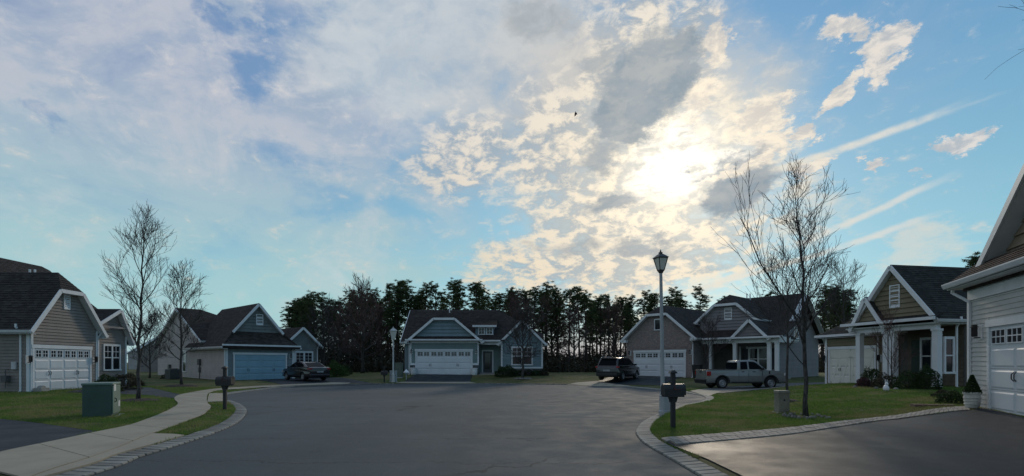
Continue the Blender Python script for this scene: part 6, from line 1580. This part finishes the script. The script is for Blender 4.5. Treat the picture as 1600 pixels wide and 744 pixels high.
def ornament():
    x, y, z = gloc(1384.5, 611.5); t = thing('garden_ornament', 'small white rabbit shaped ornament in the olive house flower bed', 'ornament', (x, y, z), .5)
    MB().lathe([(.05, 0), (.10, .05), (.11, .12), (.08, .2), (.045, .25)], 12).build('body', m_white, t, smooth_=True)
    MB().lathe([(.02, .22), (.06, .26), (.065, .30), (.04, .35), (.01, .37)], 10, (.04, 0, 0)).build('head', m_white, t, smooth_=True)
    for s in (-1, 1): MB().tube([(.03, s * .02, .35), (.02, s * .035, .42), (.0, s * .04, .47)], [.014, .018, .005], 6).build('ear', m_white, t)
    x, y, z = gloc(1403, 608.5)
    for i, (px_, py_) in enumerate(((1400, 609.5), (1336, 606), (1369, 608))):
        q = gloc(px_, py_); u = thing('garden_stone', ['pale stone right of the white ornament', 'pale stone at the left tip of the olive house bed', 'pale stone left of the white ornament'][i], 'stone', q, i, 'stones in the flower bed')
        MB().lathe([(.06, -.02), (.10, .02), (.085, .07), (.03, .10)], 7).build('rock', m_pebble, u)
    x, y, z = at_dist(635, 40.2); t = thing('birdhouse_lamp', 'small white roofed garden lantern on a post left of the straight ahead driveway', 'garden lantern', (x, y, z), .4)
    MB().box(-.03, .03, -.03, .03, -.05, .45).build('post', m_greybox, t)
    MB().box(-.11, .11, -.11, .11, .45, .58).build('house', m_greybox, t); MB().prism([(-.2, -.2, .58), (.2, -.2, .58), (.2, .2, .58), (-.2, .2, .58)][::-1], [(-.02, -.02, .84), (.02, -.02, .84), (.02, .02, .84), (-.02, .02, .84)][::-1]).build('roof', m_white, t)
    q = at_dist(1089.5, 39.2); 
    for i, dx in enumerate((0,)):
        t = thing('trash_bin', 'dark wheeled bin against the wall between brick garage and porch', 'bin', (q[0] + dx, q[1], q[2]), R(-40)); MB().prism([(-.30, -.34, .98), (.30, -.34, .98), (.30, .34, .98), (-.30, .34, .98)], [(-.24, -.26, .04), (.24, -.26, .04), (.24, .26, .04), (-.24, .26, .04)]).build('bin_body', m_blackp, t, bevel=.02)
        MB().box(-.32, .32, -.36, .38, .985, 1.05).build('lid', m_blackp, t, bevel=.02)
        for s in (-1, 1): MB().lathe([(.10, s * .24), (.10, s * .30)], 12, (0, .26, .1), 'y').build('wheel', m_black, t)
ornament()

# ---- pines
def pine_mesh(seed, H, crown0, dense=1.0, spread=1.0):
    rnd = random.Random(seed); rs = np.random.RandomState(seed); tr = MB(); n = 10
    bx, by = rnd.uniform(-.05, .05) * H, rnd.uniform(-.05, .05) * H
    pts = [Vector((bx * (i / n) ** 1.6 + rnd.gauss(0, .04), by * (i / n) ** 1.6 + rnd.gauss(0, .04), H * .97 * i / n - .2)) for i in range(n + 1)]
    tr.tube(pts, [.17 * (1 - i / n) ** .75 + .03 for i in range(n + 1)], 7)
    cl = []; lb = MB(); nl = int(30 * dense)
    for k in range(nl):
        f = crown0 + (1 - crown0) * (k + rnd.random()) / nl; f = min(f, .99); i = min(int(f * n), n - 1); p = pts[i].lerp(pts[i + 1], f * n - i)
        g = (f - crown0) / (1 - crown0); a = rnd.random() * 6.283; el = R(-5 + 55 * g + rnd.gauss(0, 12))
        L = H * .17 * spread * (1.1 - .75 * g ** 1.4) * (.5 + .8 * rnd.random()) * (.6 + .4 * min(1, g * 4 + .2)); d = Vector((math.cos(a) * math.cos(el), math.sin(a) * math.cos(el), math.sin(el)))
        q = p.copy(); P_ = [p.copy()]
        for s in range(4): d = (d + Vector((rnd.gauss(0, .16), rnd.gauss(0, .16), .12 + rnd.gauss(0, .1)))).normalized(); q = q + d * L / 4; P_.append(q.copy())
        lb.tube(P_, [.05, .04, .03, .02, .01], 4, cap=False)
        for s in range(2, 5):
            for _ in range(3 if s > 2 else 1):
                cl.append(P_[s] + Vector((rnd.gauss(0, .36), rnd.gauss(0, .36), rnd.gauss(.05, .18))))
    for k in range(int(6)): # dead stubs on the bare trunk
        f = rnd.uniform(.2, crown0 + .1); i = min(int(f * n), n - 1); p = pts[i]; a = rnd.random() * 6.28; lb.tube([p, p + Vector((math.cos(a), math.sin(a), rnd.uniform(-.2, .3))) * rnd.uniform(.5, 1.3)], [.03, .008], 3, cap=False)
    C = np.array([tuple(c) for c in cl]); m = 29; N = len(C) * m
    c = np.repeat(C, m, 0); d = rs.normal(size=(N, 3)); d /= np.linalg.norm(d, axis=1)[:, None]; d[:, 2] = d[:, 2] * .6 + .15
    base = c + d * rs.uniform(0, .16, (N, 1)) * [1, 1, .6]; tip = base + d * rs.uniform(.20, .42, (N, 1)); b = np.cross(d, rs.normal(size=(N, 3))); b /= np.linalg.norm(b, axis=1)[:, None]
    w = rs.uniform(.022, .05, (N, 1)); v = np.stack([base - b * w, base + b * w, tip], 1).reshape(-1, 3)
    return tr, lb, v
PV = []
for k, (H, c0, dn, sp) in enumerate(((13, .55, 1.0, 1.0), (13, .48, 1.15, 1.05), (13, .62, .9, .95), (12, .30, 1.5, 1.1), (12, .18, 1.8, 1.2), (13, .68, .8, 1.15), (13, .40, 1.3, .9))):
    tr, lb, v = pine_mesh(100 + k, H, c0, dn, sp); PV.append([H, tr, lb, v, None])
def pine(label, px, Y, top, kind, rz, group='pines of the woods'):
    H0, tr, lb, v, cache = PV[kind]; x = (px - CX) / FX * Y; z = gz(x, Y); h = CAMH + (HY - top) * Y / FX - z; s = h / H0
    t = thing('pine_tree', label, 'tree', (x, Y, z), rz, group); t.scale = (s * .96, s * .96, s)
    if cache is None:
        a = tr.build('trunk', m_pbark, t, smooth_=True); b = lb.build('limbs', m_pbark, t, kind='stuff'); c = npmesh('crown', v, 3, m_needle, t, 'stuff'); PV[kind][4] = (a, b, c)
    else:
        for o in cache:
            c = o.copy(); COL.objects.link(c); c.parent = t
SKY = [(440, 480), (452, 470), (490, 456), (515, 462), (535, 470), (560, 452), (585, 456), (605, 441), (640, 439), (670, 450), (700, 446), (718, 438), (750, 444), (775, 456), (800, 450), (830, 451), (850, 446), (880, 458), (905, 447), (930, 466), (950, 460), (985, 466), (1010, 458), (1045, 451), (1070, 462), (1095, 453), (1120, 462), (1160, 462), (1205, 456), (1250, 470), (1290, 446), (1320, 447), (1345, 470)]
def skyline(px): return float(np.interp(px, [a for a, _ in SKY], [b for _, b in SKY]))
rnd = random.Random(5)
spots = [(px_, rnd.uniform(64, 74), skyline(px_) + rnd.uniform(-2, 3)) for px_ in (448, 470, 492, 508, 530, 552, 575, 604, 620, 641, 662, 684, 704, 719, 741, 753, 778, 800, 818, 833, 852, 872, 889, 906, 917, 938, 952, 969, 986, 1004, 1022, 1046, 1064, 1095, 1130, 1205, 1286, 1306, 1324)]
spots += [(rnd.uniform(455, 650), rnd.uniform(60, 84), None) for _ in range(26)] + [(rnd.uniform(650, 1075), rnd.uniform(70, 98), None) for _ in range(34)] + [(rnd.uniform(1280, 1350), rnd.uniform(60, 90), None) for _ in range(5)]
ZONES = [(540, 'behind the dark sedan'), (600, 'behind the budding maple'), (645, 'left of the house ahead'), (815, 'over the roof of the house ahead'), (930, 'between the house ahead and the suv'),
         (985, 'behind the suv'), (1110, 'over the brick garage'), (1260, 'over the porch roof'), (9999, 'between the brick and olive houses')]
ORD = ['leftmost', 'second', 'third', 'fourth', 'fifth', 'sixth', 'seventh', 'eighth', 'ninth', 'tenth', 'eleventh', 'twelfth']
cnt = {}
for i, (px_, Y, top) in enumerate(spots):
    front = top is not None
    if top is None: top = skyline(px_) + rnd.uniform(6, 26)
    left = px_ < 660; right = px_ > 1270
    kind = rnd.choice([3, 4, 4, 6, 1]) if left and px_ < 600 else rnd.choice([0, 1, 3, 6, 4]) if left else rnd.choice([0, 1, 2, 5, 0, 3, 6, 1]) if not right else rnd.choice([6, 3, 1])
    where = next(w for lim, w in ZONES if px_ < lim)
    look = ['high crowned pine', 'full crowned pine', 'slim bare trunked pine', 'bushy dark pine', 'dense low limbed pine', 'open topped pine', 'ragged crowned pine'][kind]
    if front:
        k = cnt.get(where, 0); cnt[where] = k + 1
        lab = f'{look}, {ORD[k]} from the left {where}' if k else f'{look}, leftmost tall one {where}'
        pine(lab, px_, Y, top, kind, rnd.random() * 6.28, group='front row of tall pines')
    else:
        pine(f'{look} deeper in the woods {where}', px_, Y, top, kind, rnd.random() * 6.28, group=f'{look}s deeper {where}')
pine('lone pine top showing beyond the roof of the nearest house', 1523, 56, 398, 1, 1.0, group=None)
# brush under the pines, and the dim thicket behind it
def brush():
    def fn(rs, n):
        px_ = rs.uniform(430, 1360, n); Y = rs.uniform(57, 92, n); X = (px_ - CX) / FX * Y
        base = gs(X, Y)[0]; hgt = 1.2 + 1.6 * np.abs(np.sin(X * .35) * np.cos(Y * .4 + X * .1)) + np.where(px_ < 640, 1.6, .3)
        hgt = hgt * np.clip((Y - 55) / 9, .35, 1); z = base + rs.uniform(0, 1, n) ** 1.3 * hgt
        return np.stack([X, Y, z], 1)
    o = leaf_cloud('undergrowth', 90000, fn, .42, m_brush, None, 9, .35, 'stuff'); o['label'] = 'dim brushy undergrowth beneath the pines'; o['category'] = 'undergrowth'
    tw = MB(); r = random.Random(3)
    for k in range(800):
        px_ = r.uniform(432, 1350); Y = r.uniform(55, 88); x = (px_ - CX) / FX * Y; z = gz(x, Y); h = r.uniform(1.5, 5.5)
        a, b = r.gauss(0, .12), r.gauss(0, .12); tw.tube([(x, Y, z - .1), (x + a * h * .5, Y + b * h * .5, z + h * .55), (x + a * h * 1.4, Y, z + h)], [.035, .022, .008], 3, cap=False)
        for j in range(4):
            f = r.uniform(.3, .9); q = Vector((x + a * h * f, Y + b * h * f, z + h * f)); tw.tube([q, q + Vector((r.gauss(0, .5), r.gauss(0, .3), r.uniform(.3, 1.0)))], [.015, .006], 3, cap=False)
    o = tw.build('saplings', m_twig, kind='stuff'); o['label'] = 'thin bare saplings standing among the pines'; o['category'] = 'saplings'
brush()

# ---- grass blades on the nearer lawns
def blades():
    rs = np.random.RandomState(4); hard = HARD + [np.array(a) for a in ()]
    regions = [((-26, -5.5), (9.5, 30), 210000), ((2.6, 21), (8.2, 30), 330000)]
    V_ = []
    for (x0, x1), (y0, y1), n in regions:
        u = rs.uniform(0, 1, n); y = 1 / (1 / y0 + u * (1 / y1 - 1 / y0)); X = rs.uniform(x0, x1, n); z, d = gs(X, y)
        ok = (d > .33) & (np.abs(X / y) < 1.06)
        for P in hard: 
            ins = inside(X, y, P); ok &= ~ins
        X, y, z = X[ok], y[ok], z[ok]; m = len(X)
        a = rs.uniform(0, 6.283, m); h = rs.uniform(.025, .065, m) * (1 + .5 * np.sin(X * 1.7) * np.cos(y * 1.3)); w = rs.uniform(.004, .009, m) * np.clip(y / 9, 1, 3)
        ln = rs.normal(0, .022, (m, 2)); c, s = np.cos(a) * w, np.sin(a) * w
        V_.append(np.stack([np.stack([X - c, y - s, z - .005], 1), np.stack([X + c, y + s, z - .005], 1), np.stack([X + ln[:, 0], y + ln[:, 1], z + h], 1)], 1).reshape(-1, 3))
    o = npmesh('grass', np.concatenate(V_), 3, m_blade, None, 'stuff'); o['label'] = 'short lawn grass, green with tan patches'; o['category'] = 'grass'
blades()
